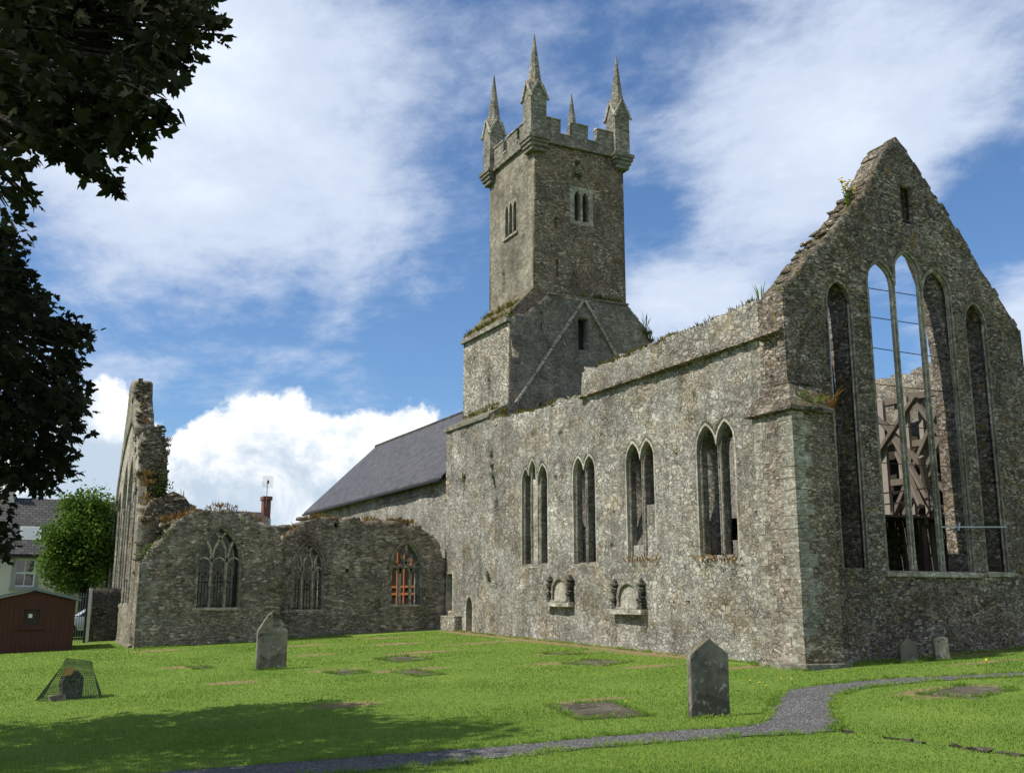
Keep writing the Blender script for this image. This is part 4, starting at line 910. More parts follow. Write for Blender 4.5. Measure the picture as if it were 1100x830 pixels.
for k in range(11): bar(bm,(3.05+k*.095,47.5,-.1),(3.05+k*.095,47.5,1.95-.02*(k%2)),.022)
for z in(.05,1.0,1.8): bar(bm,(3.0,47.5,z),(4.0,47.5,z),.035)
link('railing',bm,plain('grey_green_iron',(.16,.18,.17),.6),gt_)
bm=bmesh.new(); bx(bm,4.02,4.13,47.44,47.56,-.2,2.15); link('post',bm,M['cream'],gt_)
bm=bmesh.new(); bx(bm,3.93,4.0,47.46,47.54,-.2,2.1); link('frame',bm,M['iron'],gt_); rebase(gt_,(3.5,47.5,-.1))
bw_=wall('boundary_wall',[(4.15,-1),(6.0,-1)]+ragline([(6.0,2.15),(4.15,2.12)],.4,.03),[],'Y',48.0,48.5,M['darkstone'],None,.25,.05,None,41,True); tag(bw_,'dark rubble boundary wall between gate and transept','wall')
bw_=wall('boundary_wall',[(-22,-1),(-.1,-1)]+ragline([(-.1,1.7),(-22,1.6)],.5,.03),[],'Y',48.0,48.5,M['darkstone'],None,.6,.05,None,42,True); tag(bw_,'long dark rubble boundary wall running behind the shed','wall')
# silver car
def car(loc,rz,label):
    c=thing('parked_car',label,'car',loc,rz)
    prof=[(-2.05,.32),(2.05,.32),(2.08,.62),(1.95,.80),(1.15,.92),(.55,1.40),(-.75,1.47),(-1.55,1.28),(-2.0,.95),(-2.1,.6)]
    bm=bmesh.new(); prism(bm,prof,'Y',-.82,.82)
    for v in bm.verts:
        if v.co.z>1.0: v.co.y*=.80
    bevelled(bm,.06,2); link('body',bm,M['silver'],c,True)
    for s in(-1,1):
        bm=bmesh.new(); q=[(1.0,.95),(.5,1.33),(-.72,1.38),(-1.45,1.2),(-1.5,.98)]
        v=[bm.verts.new((x,s*(.83-.10*(z-.9)/.5) ,z)) for x,z in q]; bm.faces.new(v); bmesh.ops.solidify(bm,geom=list(bm.faces),thickness=.02); link('side_window',bm,M['glass'],c)
        for x in(1.32,-1.32):
            bm=bmesh.new(); tube(bm,[(x,s*.66,.31),(x,s*.85,.31)],.31,18); w_=link('wheel',bm,M['tyre'],c)
            bm=bmesh.new(); tube(bm,[(x,s*.80,.31),(x,s*.862,.31)],.19,12); link('rim',bm,M['steel'],w_)
        bm=bmesh.new(); bx(bm,-2.12,-2.0,s*.5-.15,s*.5+.15,.72,.9); link('tail_lamp',bm,M['lampred'],c)
        bm=bmesh.new(); bx(bm,1.98,2.07,s*.55-.16,s*.55+.16,.6,.75); link('headlight',bm,M['white_box'],c)
    for xs in(((1.13,.95),(.60,1.37)),((-1.58,1.27),(-1.97,1.0))):
        (a,z0_),(b_,z1_)=xs; bm=bmesh.new(); v=[bm.verts.new(p) for p in((a+.02,-.66,z0_+.02),(a+.02,.66,z0_+.02),(b_+.02,.58,z1_+.02),(b_+.02,-.58,z1_+.02))]; bm.faces.new(v); bmesh.ops.solidify(bm,geom=list(bm.faces),thickness=.015); link('windscreen',bm,M['glass'],c)
    bm=bmesh.new(); bx(bm,-2.13,-2.03,-.8,.8,.36,.55); bx(bm,2.0,2.1,-.8,.8,.36,.55); link('bumper',bm,M['iron'],c)
    return c
car((4.9,51.2,gz(4.9,51.2)),R(180),'silver hatchback parked behind the iron gate')
# cream house with slate roof
hs=thing('cream_house','cream rendered house with slate roof, skylight and sash windows behind the shed','house')
HY=56; hx0,hx1=-9,6.3
wins=[(1.30,2.22,2.28,3.62),(3.92,4.85,2.2,3.3),(-2.6,-1.7,2.28,3.62),(-6.2,-5.3,2.28,3.62)]
bm=bmesh.new(); wallbm(bm,rect(hx0,hx1,-1,3.78),[rect(*w_[:2],*w_[2:]) for w_ in wins],'Y',HY,HY+.35); bx(bm,hx0,hx0+.3,HY+.35,HY+6.6,-1,3.78); bx(bm,hx1-.3,hx1,HY+.35,HY+6.6,-1,3.78); bx(bm,hx0,hx1,HY+6.6,HY+6.9,-1,3.78)
prism(bm,[(HY+.1,3.78),(HY+6.8,3.78),(HY+3.45,6.55)],'X',hx0+.02,hx0+.3); prism(bm,[(HY+.1,3.78),(HY+6.8,3.78),(HY+3.45,6.55)],'X',hx1-.3,hx1-.02); link('wall',bm,M['cream'],hs)
bm=bmesh.new(); prism(bm,[(HY-.25,3.72),(HY+3.45,6.72),(HY+3.45,6.84),(HY-.25,3.84)],'X',hx0-.1,hx1+.1); prism(bm,[(HY+7.15,3.72),(HY+7.15,3.84),(HY+3.45,6.84),(HY+3.45,6.72)],'X',hx0-.1,hx1+.1); rf=link('slate_roof',bm,M['slateh'],hs)
bm=bmesh.new(); bar(bm,(hx0-.1,HY-.3,3.74),(hx1+.1,HY-.3,3.74),.1); link('gutter',bm,M['iron'],hs)
def sky_(x0_,x1_,y0_):
    s=.81; bm=bmesh.new(); f=lambda y:3.84+(y-(HY-.25))*.81
    v=[bm.verts.new((x,y,f(y)+h)) for h in(0,.09) for x,y in((x0_,y0_),(x1_,y0_),(x1_,y0_+.85),(x0_,y0_+.85))]
    for q in((0,1,2,3),(7,6,5,4),(0,4,5,1),(1,5,6,2),(2,6,7,3),(3,7,4,0)): bm.faces.new([v[i] for i in q])
    o=link('skylight',bm,M['greysill'],hs)
    bm=bmesh.new(); v=[bm.verts.new((x,y,f(y)+.10)) for x,y in((x0_+.07,y0_+.07),(x1_-.07,y0_+.07),(x1_-.07,y0_+.78),(x0_+.07,y0_+.78))]; bm.faces.new(v); bmesh.ops.solidify(bm,geom=list(bm.faces),thickness=.01); link('pane',bm,M['skypane'],o)
M['skypane']=plain('skylight_glass',(.45,.50,.50),.08,.05,spec=.9)
sky_(1.42,2.38,HY+.55)
for a,b_,c_,d_ in wins:
    bm=bmesh.new(); wallbm(bm,rect(a-.14,b_+.14,c_-.14,d_+.13),[rect(a,b_,c_,d_)],'Y',HY-.03,HY+.03); wn=link('window',bm,M['greysill'],hs)
    bm=bmesh.new(); wallbm(bm,rect(a,b_,c_,d_),[rect(a+.07,(a+b_)/2-.02,(c_+d_)/2+.03,d_-.07),rect((a+b_)/2+.02,b_-.07,(c_+d_)/2+.03,d_-.07),rect(a+.07,(a+b_)/2-.02,c_+.08,(c_+d_)/2-.05),rect((a+b_)/2+.02,b_-.07,c_+.08,(c_+d_)/2-.05)],'Y',HY+.10,HY+.16); link('sash_frame',bm,M['white'],wn)
    bm=bmesh.new(); bx(bm,a,b_,HY+.17,HY+.18,c_,d_); link('pane',bm,M['glass'],wn)
    bm=bmesh.new(); bx(bm,a-.18,b_+.18,HY-.14,HY+.1,c_-.14,c_-.02); link('sill',bm,M['greysill'],wn)
bm=bmesh.new(); bx(bm,.55,1.05,HY+3.1,HY+3.8,6.4,7.7); bx(bm,.5,1.1,HY+3.05,HY+3.85,7.6,7.75); link('chimney',bm,M['cream'],hs)
rebase(hs,(0,HY+3.4,0))
# far house seen between the transept walls: ridge and brick chimney
fh=thing('far_house','distant low house with slate roof and red brick chimney beyond the transept','house')
FY=80
bm=bmesh.new(); bx(bm,9,18.9,FY-3.5,FY+3.5,-.5,5.4); prism(bm,[(FY-3.5,5.4),(FY+3.5,5.4),(FY,8.0)],'X',18.6,18.9); link('wall',bm,M['cream'],fh)
bm=bmesh.new(); prism(bm,[(FY-3.8,5.3),(FY,8.12),(FY,8.24),(FY-3.8,5.42)],'X',8.9,19.0); prism(bm,[(FY+3.8,5.3),(FY+3.8,5.42),(FY,8.24),(FY,8.12)],'X',8.9,19.0); frf=link('slate_roof',bm,M['slateh'],fh)
bm=bmesh.new(); bx(bm,18.66,19.3,FY-.45,FY+.45,7.0,7.75); link('chimney_base',bm,M['cream'],fh)
bm=bmesh.new(); bx(bm,18.70,19.26,FY-.4,FY+.4,7.75,9.15); bx(bm,18.62,19.34,FY-.5,FY+.5,9.15,9.45); bevelled(bm,.02); cst=link('chimney',bm,M['brick'],fh)
rebase(fh,(14,FY,0))
an=thing('roof_aerial','flat grid television aerial on a pole strapped to the brick chimney','aerial')
bm=bmesh.new(); bar(bm,(18.85,FY-.52,8.6),(18.9,FY-.52,10.75),.05); link('pole',bm,M['steel'],an)
bm=bmesh.new()
for k in range(9): bar(bm,(18.5+k*.1,FY-.56,10.1),(18.5+k*.1,FY-.56,11.0),.012)
for k in range(12): bar(bm,(18.5,FY-.56,10.1+k*.082),(19.3,FY-.56,10.1+k*.082),.012)
link('reflector_grid',bm,M['steel'],an)
bm=bmesh.new(); bx(bm,18.83,18.97,FY-.75,FY-.6,10.4,10.62); link('receiver_box',bm,M['iron'],an); rebase(an,(18.9,FY-.5,8.6))

# ------------------------------------------------------------------ trees
LOB=np.array([(0,0),(.18,.02),(.46,.10),(.34,.28),(.50,.38),(.60,.66),(.26,.58),(.22,.78),(0,1.05),(-.22,.78),(-.26,.58),(-.60,.66),(-.50,.38),(-.34,.28),(-.46,.10),(-.18,.02)])
def leaves(cent,dirs,size,fold=.25,shape=LOB,seed=1,droop=.5):
    """many lobed leaves: each a fan of faces round its midpoint, slightly folded"""
    n=len(cent); r_=np.random.default_rng(seed); k=len(shape)
    nrm=r_.normal(size=(n,3))*.65+np.array([0,0,.9]); nrm/=np.linalg.norm(nrm,axis=1)[:,None]
    ax=dirs+r_.normal(size=(n,3))*.7+np.array([0,0,-droop]); ax-=nrm*(ax*nrm).sum(1)[:,None]; ax/=np.linalg.norm(ax,axis=1)[:,None]
    sd_=np.cross(nrm,ax); s=size*r_.uniform(.55,1.3,n)
    P=np.empty((n,k+1,3)); sx_=shape[:,0]*r_.uniform(.85,1.15); 
    for j in range(k):
        P[:,j]=cent+s[:,None]*(sd_*shape[j,0]*1.05+ax*(shape[j,1])-nrm*(abs(shape[j,0])*fold+.18*shape[j,1]**2))
    P[:,k]=cent+s[:,None]*(ax*.42+nrm*.02)
    V_=P.reshape(-1,3); b0=np.arange(n)*(k+1)
    F_=np.concatenate([np.stack([b0+j,b0+(j+1)%k,b0+k],1) for j in range(k)])
    return V_,F_
def meshnp(name,V_,F_,mat,parent):
    me=bpy.data.meshes.new(name); nv_,nf=len(V_),len(F_); q=F_.shape[1]
    me.vertices.add(nv_); me.vertices.foreach_set('co',V_.astype(np.float32).ravel()); me.loops.add(nf*q); me.loops.foreach_set('vertex_index',F_.astype(np.int32).ravel())
    me.polygons.add(nf); me.polygons.foreach_set('loop_start',np.arange(nf,dtype=np.int32)*q); me.update(calc_edges=True); me.validate()
    me.materials.append(mat); o=bpy.data.objects.new(name,me); COL.objects.link(o)
    if parent: o.parent=parent
    return o
UPC=[(-0.1,8.3,6.4),(-0.2,8.3,6.5),(0.8,8.5,6.5),(-0.0,7.6,5.9),(0.1,9.0,5.6),(-0.3,8.9,5.6),(0.3,8.4,6.5),(0.3,8.3,5.4),(-0.2,9.2,6.4),(-0.4,8.8,6.7),(0.0,8.4,5.6),(-0.1,7.8,5.5),(0.5,8.2,6.1),(0.8,8.6,6.3),(0.9,7.5,6.2),(0.2,8.9,7.0),(-0.5,9.5,6.6),(0.8,7.8,6.0),(0.2,8.2,6.4),(0.1,7.6,5.7),(-0.4,8.9,6.5),(0.4,9.6,6.9),(-0.2,9.1,5.8),(0.2,9.4,6.8),(0.3,7.9,6.3),(0.5,8.9,5.6),(0.6,9.4,7.4),(-0.1,8.7,5.4),(-0.2,9.4,7.3),(-0.3,7.7,4.5),(1.0,8.8,6.8),(0.3,7.5,6.2),(0.6,9.3,6.2),(0.5,8.2,6.4),(0.7,7.4,5.3),(0.0,8.5,6.3),(0.8,9.3,7.4),(0.9,9.3,7.1),(-0.2,8.5,6.4),(0.7,7.5,5.4),(0.7,8.1,5.4),(-0.3,9.5,6.3),(1.1,8.6,6.8),(0.4,9.5,6.0),(0.2,9.2,6.3),(0.0,7.4,5.3),(-0.3,7.9,5.8),(-0.1,9.5,6.6),(0.8,9.5,6.2),(1.0,9.5,7.6),(0.3,7.8,5.0),(0.1,9.0,6.9),(0.7,9.5,7.3),(-0.3,7.5,4.7),(0.5,8.3,6.7),(-0.2,9.3,6.6),(-0.2,7.8,4.6),(0.4,9.0,6.4),(0.5,8.8,6.6),(0.1,9.0,6.2),(0.2,8.2,5.6),(0.7,7.6,5.6),(0.6,9.0,5.8),(-0.4,9.2,6.0),(0.3,8.8,6.3),(-0.1,7.7,5.3),(0.5,8.0,5.5),(1.0,8.3,6.3),(-0.4,9.3,5.9),(0.9,8.3,6.8),(0.4,7.6,5.5),(0.7,8.8,5.6)]
UPE=[(1.02,7.67,6.36),(1.03,7.62,6.14),(0.93,7.73,5.97),(0.84,8.21,6.07),(0.68,7.94,5.81),(0.79,8.47,5.94),(0.78,8.21,5.61),(0.69,8.32,5.45),(0.58,8.16,5.2),(0.46,8.24,5.06),(0.37,8.28,5.1),(0.34,8.74,5.41),(0.18,8.47,5.39),(-0.03,8.14,5.14),(-0.11,7.96,5.02),(-0.21,7.96,4.96),(-0.17,7.85,4.75),(-0.17,7.95,4.58)]
LOC=[(0.6,21.7,7.0),(0.8,21.6,6.9),(-0.4,22.5,8.5),(-0.7,21.8,8.8),(-0.3,20.1,4.5),(-0.2,22.3,7.5),(0.1,19.4,6.8),(-0.1,17.5,3.4),(0.9,22.3,5.5),(0.0,20.8,6.4),(-0.5,21.2,6.4),(0.5,22.1,5.9),(0.4,19.2,4.0),(-0.3,18.2,5.6),(-0.4,17.7,6.0),(0.2,21.9,4.7),(-0.0,21.8,3.1),(0.7,20.9,6.0),(1.0,20.4,5.1),(1.1,20.7,4.8),(-0.2,19.6,7.1),(0.9,19.3,6.2),(-0.3,21.2,4.4),(-0.2,19.0,7.2),(0.1,20.1,4.1),(0.8,18.4,4.2),(-0.2,21.8,2.9),(-0.2,21.5,8.6),(0.3,17.3,6.1),(-0.4,21.0,5.9),(-0.6,21.4,7.5),(0.3,20.2,6.3),(0.6,22.0,4.5),(0.2,17.7,4.3),(0.0,18.4,6.7),(0.2,17.4,5.5),(-0.4,17.9,6.9),(0.2,18.4,4.7),(0.6,18.0,4.5),(0.9,17.4,4.8),(-0.2,19.5,7.7),(-0.2,18.5,4.9),(0.2,17.9,4.5),(0.1,22.3,2.8),(-0.0,18.8,3.7),(1.0,19.7,5.4),(-0.2,20.4,6.5),(0.4,18.7,4.2),(-0.0,20.8,5.9),(-0.3,18.4,5.1),(-0.5,21.0,8.3),(-0.3,22.4,6.0),(1.0,22.1,4.4),(0.2,22.4,5.8),(-0.1,17.3,5.5),(0.4,21.8,6.1),(0.0,20.5,6.8),(0.5,18.8,3.8),(0.5,19.6,5.0),(0.3,21.4,7.3),(-0.1,22.0,4.7),(-0.2,21.5,4.2),(-0.3,21.8,5.2),(-0.0,17.9,4.7),(0.2,18.6,5.4),(1.0,22.1,6.6),(0.6,19.9,5.2),(0.5,20.6,6.5),(-0.5,17.5,6.9),(0.1,19.7,4.7),(-0.0,20.2,5.3),(0.8,20.7,5.6),(0.5,22.5,5.1),(0.8,20.9,4.0),(0.9,19.5,5.6),(-0.2,18.0,6.1),(-0.4,20.4,7.1),(-0.7,21.4,8.3),(1.0,19.3,6.3),(-0.1,19.6,3.3),(0.3,20.5,5.3),(-0.4,20.8,6.6),(-0.0,18.0,2.5),(-0.4,19.5,7.1)]
LOE=[(-0.33,20.68,8.38),(-0.06,19.76,7.96),(-0.1,20.09,7.72),(-0.02,19.54,7.26),(0.11,20.2,7.3),(0.29,19.29,6.83),(0.39,18.63,6.43),(0.56,19.8,6.5),(0.84,18.2,6.13),(1.01,18.93,6.16),(0.95,18.07,5.75),(0.94,17.98,5.43),(1.1,20.12,5.52),(1.05,18.69,4.92),(1.1,20.63,4.89),(0.97,18.78,4.38),(0.92,18.2,4.06),(0.95,19.88,3.94),(0.69,19.97,3.76),(0.49,19.49,3.69),(0.25,18.86,3.8),(-0.08,19.78,3.77),(-0.03,19.29,2.97),(0.12,18.22,2.6),(0.12,19.49,2.51)]
UPS=[(0.0,7.62,4.93),(0.05,7.62,4.92),(1.1,8.13,6.44),(1.15,8.12,6.44),(1.21,8.11,6.43),(1.17,8.65,6.89),(1.25,8.64,6.88),(0.22,8.72,5.51),(0.26,8.72,5.52),(0.3,8.72,5.52),(0.31,8.54,5.37),(0.37,8.54,5.33),(0.44,8.53,5.27),(1.06,8.67,7.19),(1.14,8.66,7.18),(1.22,8.64,7.14),(0.77,8.17,5.57),(0.82,8.16,5.57),(0.37,8.31,5.13),(0.44,8.31,5.1),(1.1,8.47,6.89),(1.15,8.46,6.84),(0.74,8.29,5.55),(0.81,8.29,5.5),(0.67,7.82,5.75),(0.73,7.81,5.76),(0.8,7.8,5.75),(0.7,7.93,5.76),(0.76,7.92,5.77),(0.82,7.91,5.76),(0.89,7.91,5.74),(0.33,8.76,5.43),(0.4,8.76,5.39),(0.48,8.75,5.34),(0.7,7.92,5.86),(0.77,7.91,5.83),(0.02,8.32,5.24),(0.09,8.32,5.23),(1.09,8.03,6.46),(1.15,8.02,6.4),(1.2,8.01,6.43),(1.25,8.0,6.35),(1.3,8.0,6.3),(1.34,7.99,6.24),(1.05,8.03,6.08),(1.1,8.02,6.03),(1.14,8.02,5.97),(0.99,8.04,5.94),(1.03,8.03,5.88),(0.89,8.05,5.55),(0.93,8.05,5.48),(0.96,8.04,5.42),(0.85,8.06,5.32),(0.59,8.08,4.92),(0.62,8.08,4.85),(0.65,8.07,4.79),(0.24,8.1,4.99),(-0.0,8.1,4.67),(0.04,8.1,4.61),(-0.05,8.1,4.41)]
LOS=[(-0.09,19.0,7.38),(-0.0,19.0,7.36),(0.09,19.0,7.32),(1.04,20.06,5.99),(1.15,20.06,6.01),(-0.09,19.01,7.19),(0.0,19.01,7.19),(-0.08,18.84,7.13),(0.0,18.84,7.16),(0.09,18.84,7.17),(0.61,19.37,3.66),(0.71,19.37,3.68),(0.81,19.36,3.67),(0.02,19.44,7.19),(0.09,19.44,7.22),(0.92,18.11,4.03),(1.0,18.1,4.0),(0.85,20.15,3.88),(0.95,20.15,3.79),(1.01,19.51,4.09),(1.13,19.5,3.99),(1.24,19.5,3.86),(0.37,20.47,3.98),(0.46,20.47,3.94),(0.99,18.56,6.17),(1.1,18.55,6.13),(1.21,18.54,6.05),(0.84,18.59,6.22),(0.93,18.58,6.24),(1.03,18.58,6.24),(0.3,19.56,6.89),(0.38,19.56,6.84),(0.57,20.36,3.72),(0.65,20.35,3.72),(0.32,18.22,6.45),(0.44,18.22,6.38),(0.56,18.62,3.57),(0.64,18.62,3.52),(0.71,18.61,3.45),(1.06,19.69,6.5),(1.17,19.68,6.5),(1.28,19.68,6.48),(1.04,18.7,4.84),(1.15,18.69,4.75),(0.08,19.43,7.11),(0.16,19.42,7.09),(-0.11,20.28,7.71),(-0.04,20.28,7.7),(0.03,20.28,7.67),(1.02,19.4,5.65),(1.1,19.4,5.63),(1.04,18.37,4.93),(1.15,18.36,4.95)]
mt=thing('maple_tree','dark-leaved maple tree overhanging the lawn at the left edge','tree')
base=Vector((-4.2,15.5,gz(-4.2,15.5)-.1)); fork=Vector((-4.0,15.5,3.4))
bm=bmesh.new(); tube(bm,[base+Vector((0,0,-.2)),base+Vector((.02,0,.3)),base+Vector((.1,.05,1.6)),fork],[.62,.45,.38,.36],14); link('trunk',bm,M['bark'],mt,True)
r2=np.random.default_rng(21)
clus=[(Vector(p),.33,33,.115) for p in UPC]+[(Vector(p),.19,12,.115) for p in UPE]+[(Vector(p),.5,50,.15) for p in LOC]+[(Vector(p),.30,20,.14) for p in LOE]+[(Vector(p),.10,6,.11) for p in UPS]+[(Vector(p),.17,9,.135) for p in LOS]
# the rest of the crown, out of the picture, which shades the lawn
n=0
while n<210:
    d_=Vector(r2.normal(size=3)); d_.normalize(); d_*=r2.uniform(.35,1)**.6
    p=Vector((-4.8+d_.x*6,15.0+d_.y*8.2,9.6+d_.z*6.2))
    if p.x>.0025*p.y-1.6 or p.z<4: continue
    sx_,sy_=p.x+(p.z+.4)*.777,p.y-(p.z+.4)*.0817   # where this clump's shade falls on the lawn
    if sx_>np.interp(sy_,[9,12.4,13.2,14,17,19,21.4,25.4,28.8,30,33],[4.8,5.0,8.2,9,7.8,6.8,5.6,5,2.7,.6,-3])-.5: continue
    clus.append((p,1.15,78,.21)); n+=1
for _ in range(46):   # leaf clumps added out of view so their shade covers the near lawn
    gx_,gy_,z_=r2.uniform(-2,4.2),r2.uniform(11.6,14.6),r2.uniform(7.5,12.5); p=Vector((gx_-z_*.777,gy_+z_*.0817,z_))
    if p.x<-1.6: clus.append((p,1.0,80,.2))
limbs=[Vector(q) for q in((-1.6,10,6.2),(-2.0,19,6.2),(-3.5,16,9.5),(-6.5,14,8),(-6,18.5,8.5),(-3.8,11,9))]
bm=bmesh.new()
for q in limbs: tube(bm,[fork-Vector((0,0,.2)),fork.lerp(q,.45)+Vector((0,0,.5)),q],[.22,.14,.07],8)
link('limb',bm,M['bark'],mt,True)
C_=[];D_=[];S_=[]; bm=bmesh.new()
for p,r_,k,s in clus:
    q=min(limbs,key=lambda l:(l-p).length); mid=p.lerp(q,.5)+Vector((0,0,.25)); 
    tube(bm,[q,mid,p,p+(p-q).normalized()*r_*.8-Vector((0,0,r_*.3))],[.035,.022,.012,.004],5)
    g=r2.normal(size=(k,3)); g/=np.linalg.norm(g,axis=1)[:,None]; g*=(r2.uniform(0,1,k)**.5*r_)[:,None]*np.array([1,1,.8]); C_.append(np.array(p)+g); D_.append(g/np.maximum(np.linalg.norm(g,axis=1)[:,None],.05)*.7); S_.append(np.full(k,s))
link('twig',bm,M['bark'],mt,False,False)
C_=np.concatenate(C_);D_=np.concatenate(D_);S_=np.concatenate(S_)
V_,F_=leaves(C_,D_,S_); meshnp('crown',V_,F_,M['leafdark'],mt); rebase(mt,tuple(base))
def bushy(name,label,cat,pos,rx,ry,rz,nlob,nleaf,size,mat,seed,trunk=.25):
    t_=thing(name,label,cat,pos); r_=np.random.default_rng(seed); bm=bmesh.new(); H0=rz*.55
    tube(bm,[(0,0,-.3),(.05,.03,rz*.4),(0,0,rz*.9)],[trunk,trunk*.75,trunk*.4],9); link('trunk',bm,M['bark'],t_,True)
    Cs=[];Ds=[]; bm=bmesh.new()
    for k in range(nlob):
        d_=r_.normal(size=3); d_/=np.linalg.norm(d_); c=np.array([0,0,rz*1.15])+d_*np.array([rx,ry,rz*.85])*r_.uniform(.45,.82); rr=r_.uniform(.26,.42)*min(rx,ry)
        tube(bm,[(0,0,rz*.7),tuple(c*np.array([.5,.5,.85])),tuple(c)],[.06,.04,.015],5)
        g=r_.normal(size=(nleaf,3)); g/=np.linalg.norm(g,axis=1)[:,None]; g*=(r_.uniform(.1,1,nleaf)**.6*rr*r_.uniform(.7,1.25,nleaf))[:,None]; Cs.append(c+g); Ds.append(g/rr)
    link('limb',bm,M['bark'],t_,False,False)
    V_,F_=leaves(np.concatenate(Cs),np.concatenate(Ds),size,.2,np.array([(0,0),(.28,.3),(.3,.65),(0,1),(-.3,.65),(-.28,.3)]),seed,.3); meshnp('crown',V_,F_,mat,t_); return t_
bushy('green_tree','bright green round-crowned tree between the cream house and transept','tree',(4.15,52.6,gz(4.15,52.6)),2.0,2.1,3.6,62,300,.16,M['leafgreen'],5)
for k,(x,y,r_,h,lab) in enumerate([(34,70,4,5,'round green tree beyond the nave north side'),(44,48,4.5,5.5,'large green tree off to the right of the chancel'),(-16,64,4,5,'green tree left of the cream house')]):
    bushy('green_tree',lab,'tree',(x,y,gz(x,y)),r_,r_,h,45,200,.32,M['leafgreen'],50+k,.4)

# ------------------------------------------------------------------ plants on the ruins
def along(pts,n,j=.1): 
    out=[]
    for _ in range(n):
        k=random.randrange(len(pts)-1); f=random.random(); a,b_=pts[k],pts[k+1]; out.append(tuple(a[i]+(b_[i]-a[i])*f+random.uniform(-j,j) for i in range(3)))
    return out
tufts('wall_top_grass',along([(18.75,21.7,9.75),(18.75,31,9.6)],110,.12)+along([(18.8,31.5,8.75),(18.8,38.5,9.0)],90,.14)+along([(19.0,38.9,9.75),(19.3,43.2,9.85)],30,.1)+along([(18.6,38.8,9.2),(19.3,38.8,9.6)],16,.1),M['weed'],None,'yellowing grass and weeds along the broken chancel wall top','weeds',18,.22,.14,.014,'stuff')
tufts('tower_ledge_grass',along([(19.5,38.95,13.8),(19.5,43.6,13.8)],60,.12)+along([(20.1,39.3,14.4),(20.3,43.6,14.7)],50,.12)+along([(26.5,38.95,14.0),(26.9,38.95,13.4)],14,.1)+along([(21.4,39.0,15.1),(25.5,39.0,15.1)],26,.04),M['weed'],None,'dry grass growing on the sloped ledge round the tower','weeds',18,.3,.15,.016,'stuff')
tufts('transept_top_grass',along([(6.0,42.3,4.6),(8.3,42.3,5.3),(10.2,42.4,4.7)],46,.12)+along([(11.2,43.6,4.2),(12.5,43.7,5.1),(17.2,43.7,5.0)],70,.1)+along([(5.6,43.6,5.2),(5.7,48,10.2)],60,.2)+along([(6.0,45.2,6.0),(6.4,45.0,8.4)],24,.15),M['weedr'],None,'russet and green weeds on the broken transept wall tops','weeds',16,.24,.14,.016,'stuff')
def plant(name,label,pts,mat,n,h,sp,w,fl=.6,group=None):
    o=tufts(name,[(0,0,0)]+[(p[0]-pts[0][0],p[1]-pts[0][1],p[2]-pts[0][2]) for p in pts[1:]],mat,None,label,'wall plant',n,h,sp,w,None,group,fl); o.location=pts[0]; return o
def leafy(name,label,pts,mat,r,n,size,seed):
    r_=np.random.default_rng(seed); Cs=[]; o_=np.array(pts[0])
    bm=bmesh.new()
    for p in pts:
        q=np.array(p)-o_; g=r_.normal(size=(n,3)); g/=np.linalg.norm(g,axis=1)[:,None]; g*=(r_.uniform(.05,1,n)**.5*r)[:,None]*np.array([1,.8,1.1]); Cs.append(q+np.array([0,0,r*.7])+g)
        for k in range(5): tube(bm,[tuple(q),tuple(q+np.array([r_.uniform(-.5,.5)*r,r_.uniform(-.5,.5)*r,r*.7])),tuple(q+np.array([r_.uniform(-.9,.9)*r,r_.uniform(-.7,.7)*r,r*1.6]))],[.012,.008,.003],4)
    C_=np.concatenate(Cs); V_,F_=leaves(C_,r_.normal(size=C_.shape)*.6+np.array([0,0,.5]),size,.2,np.array([(0,0),(.24,.3),(.26,.65),(0,1),(-.26,.65),(-.24,.3)]),seed,-.2)
    t_=thing(name,label,'wall plant',tuple(o_)); link('stem',bm,M['bark'],t_,False,False); meshnp('foliage',V_,F_,mat,t_); return t_
leafy('wall_shrub','bright yellow-green bush rooted on the transept corner ledge',[(5.8,42.25,3.25),(6.05,42.2,3.5),(5.6,42.2,3.2),(6.3,42.2,3.9)],M['weedg'],.34,150,.09,61)
leafy('wall_shrub','upright green bush on the broken transept pillar',[(6.2,44.9,5.85),(6.4,44.85,5.95),(6.15,44.9,6.4)],M['weedg'],.40,150,.10,62)
plant('wall_fern','green fern sprouting from the buttress cap',[(18.6,20.3,6.75),(18.9,20.1,6.65)],M['weedg'],34,.42,.2,.022,1.0)
plant('wall_fern','orange-tipped weed at the foot of the first big lancet',[(19.35,20.1,6.55),(19.5,20.2,6.6)],M['weedr'],40,.5,.14,.02,.9)
leafy('wall_fern','hanging green weed patch high on the wall left of the triple lancet',[(18.44,38.5,7.0),(18.44,38.45,6.6),(18.44,38.6,7.5),(18.44,38.3,6.3)],M['weedg'],.16,60,.07,70)
leafy('wall_fern','small green weed on the pale wall above the tiny door',[(18.44,41.4,6.9),(18.44,41.5,6.7)],M['weedg'],.16,60,.07,71)
leafy('wall_fern','green tuft on the tower face above the belfry window',[(22.9,38.98,20.95),(23.15,38.98,20.9),(23.0,38.98,21.5)],M['weedg'],.16,60,.07,72)
for lab,p in(('brownish weed hanging under the widest double lancet by the buttress',[(18.44,y_,2.78-.1*random.random()) for y_ in(23.0,23.25,23.5,23.8,24.2,24.5)]),('brownish weed hanging under the part-blocked double lancet',[(18.44,y_,2.85) for y_ in(27.0,27.3,27.7,28.2)])): plant('wall_fern',lab,p,M['weedr'],16,.3,.2,.02,1.3)
leafy('wall_fern','green tuft low on the wall beside the tiny door',[(18.44,38.9,2.6),(18.44,38.8,2.4)],M['weedg'],.16,60,.07,73)
for lab,p in(('single twiggy weed on the right shoulder of the tower base',(26.75,39.2,14.2)),('thin weed on the wall top beside the gable',(18.9,21.9,9.85)),('tall thin weed on the transept stub',(7.0,44.2,5.75))): plant('wall_weed',lab,[p],M['weedg'],7,.8,.1,.02,.4)
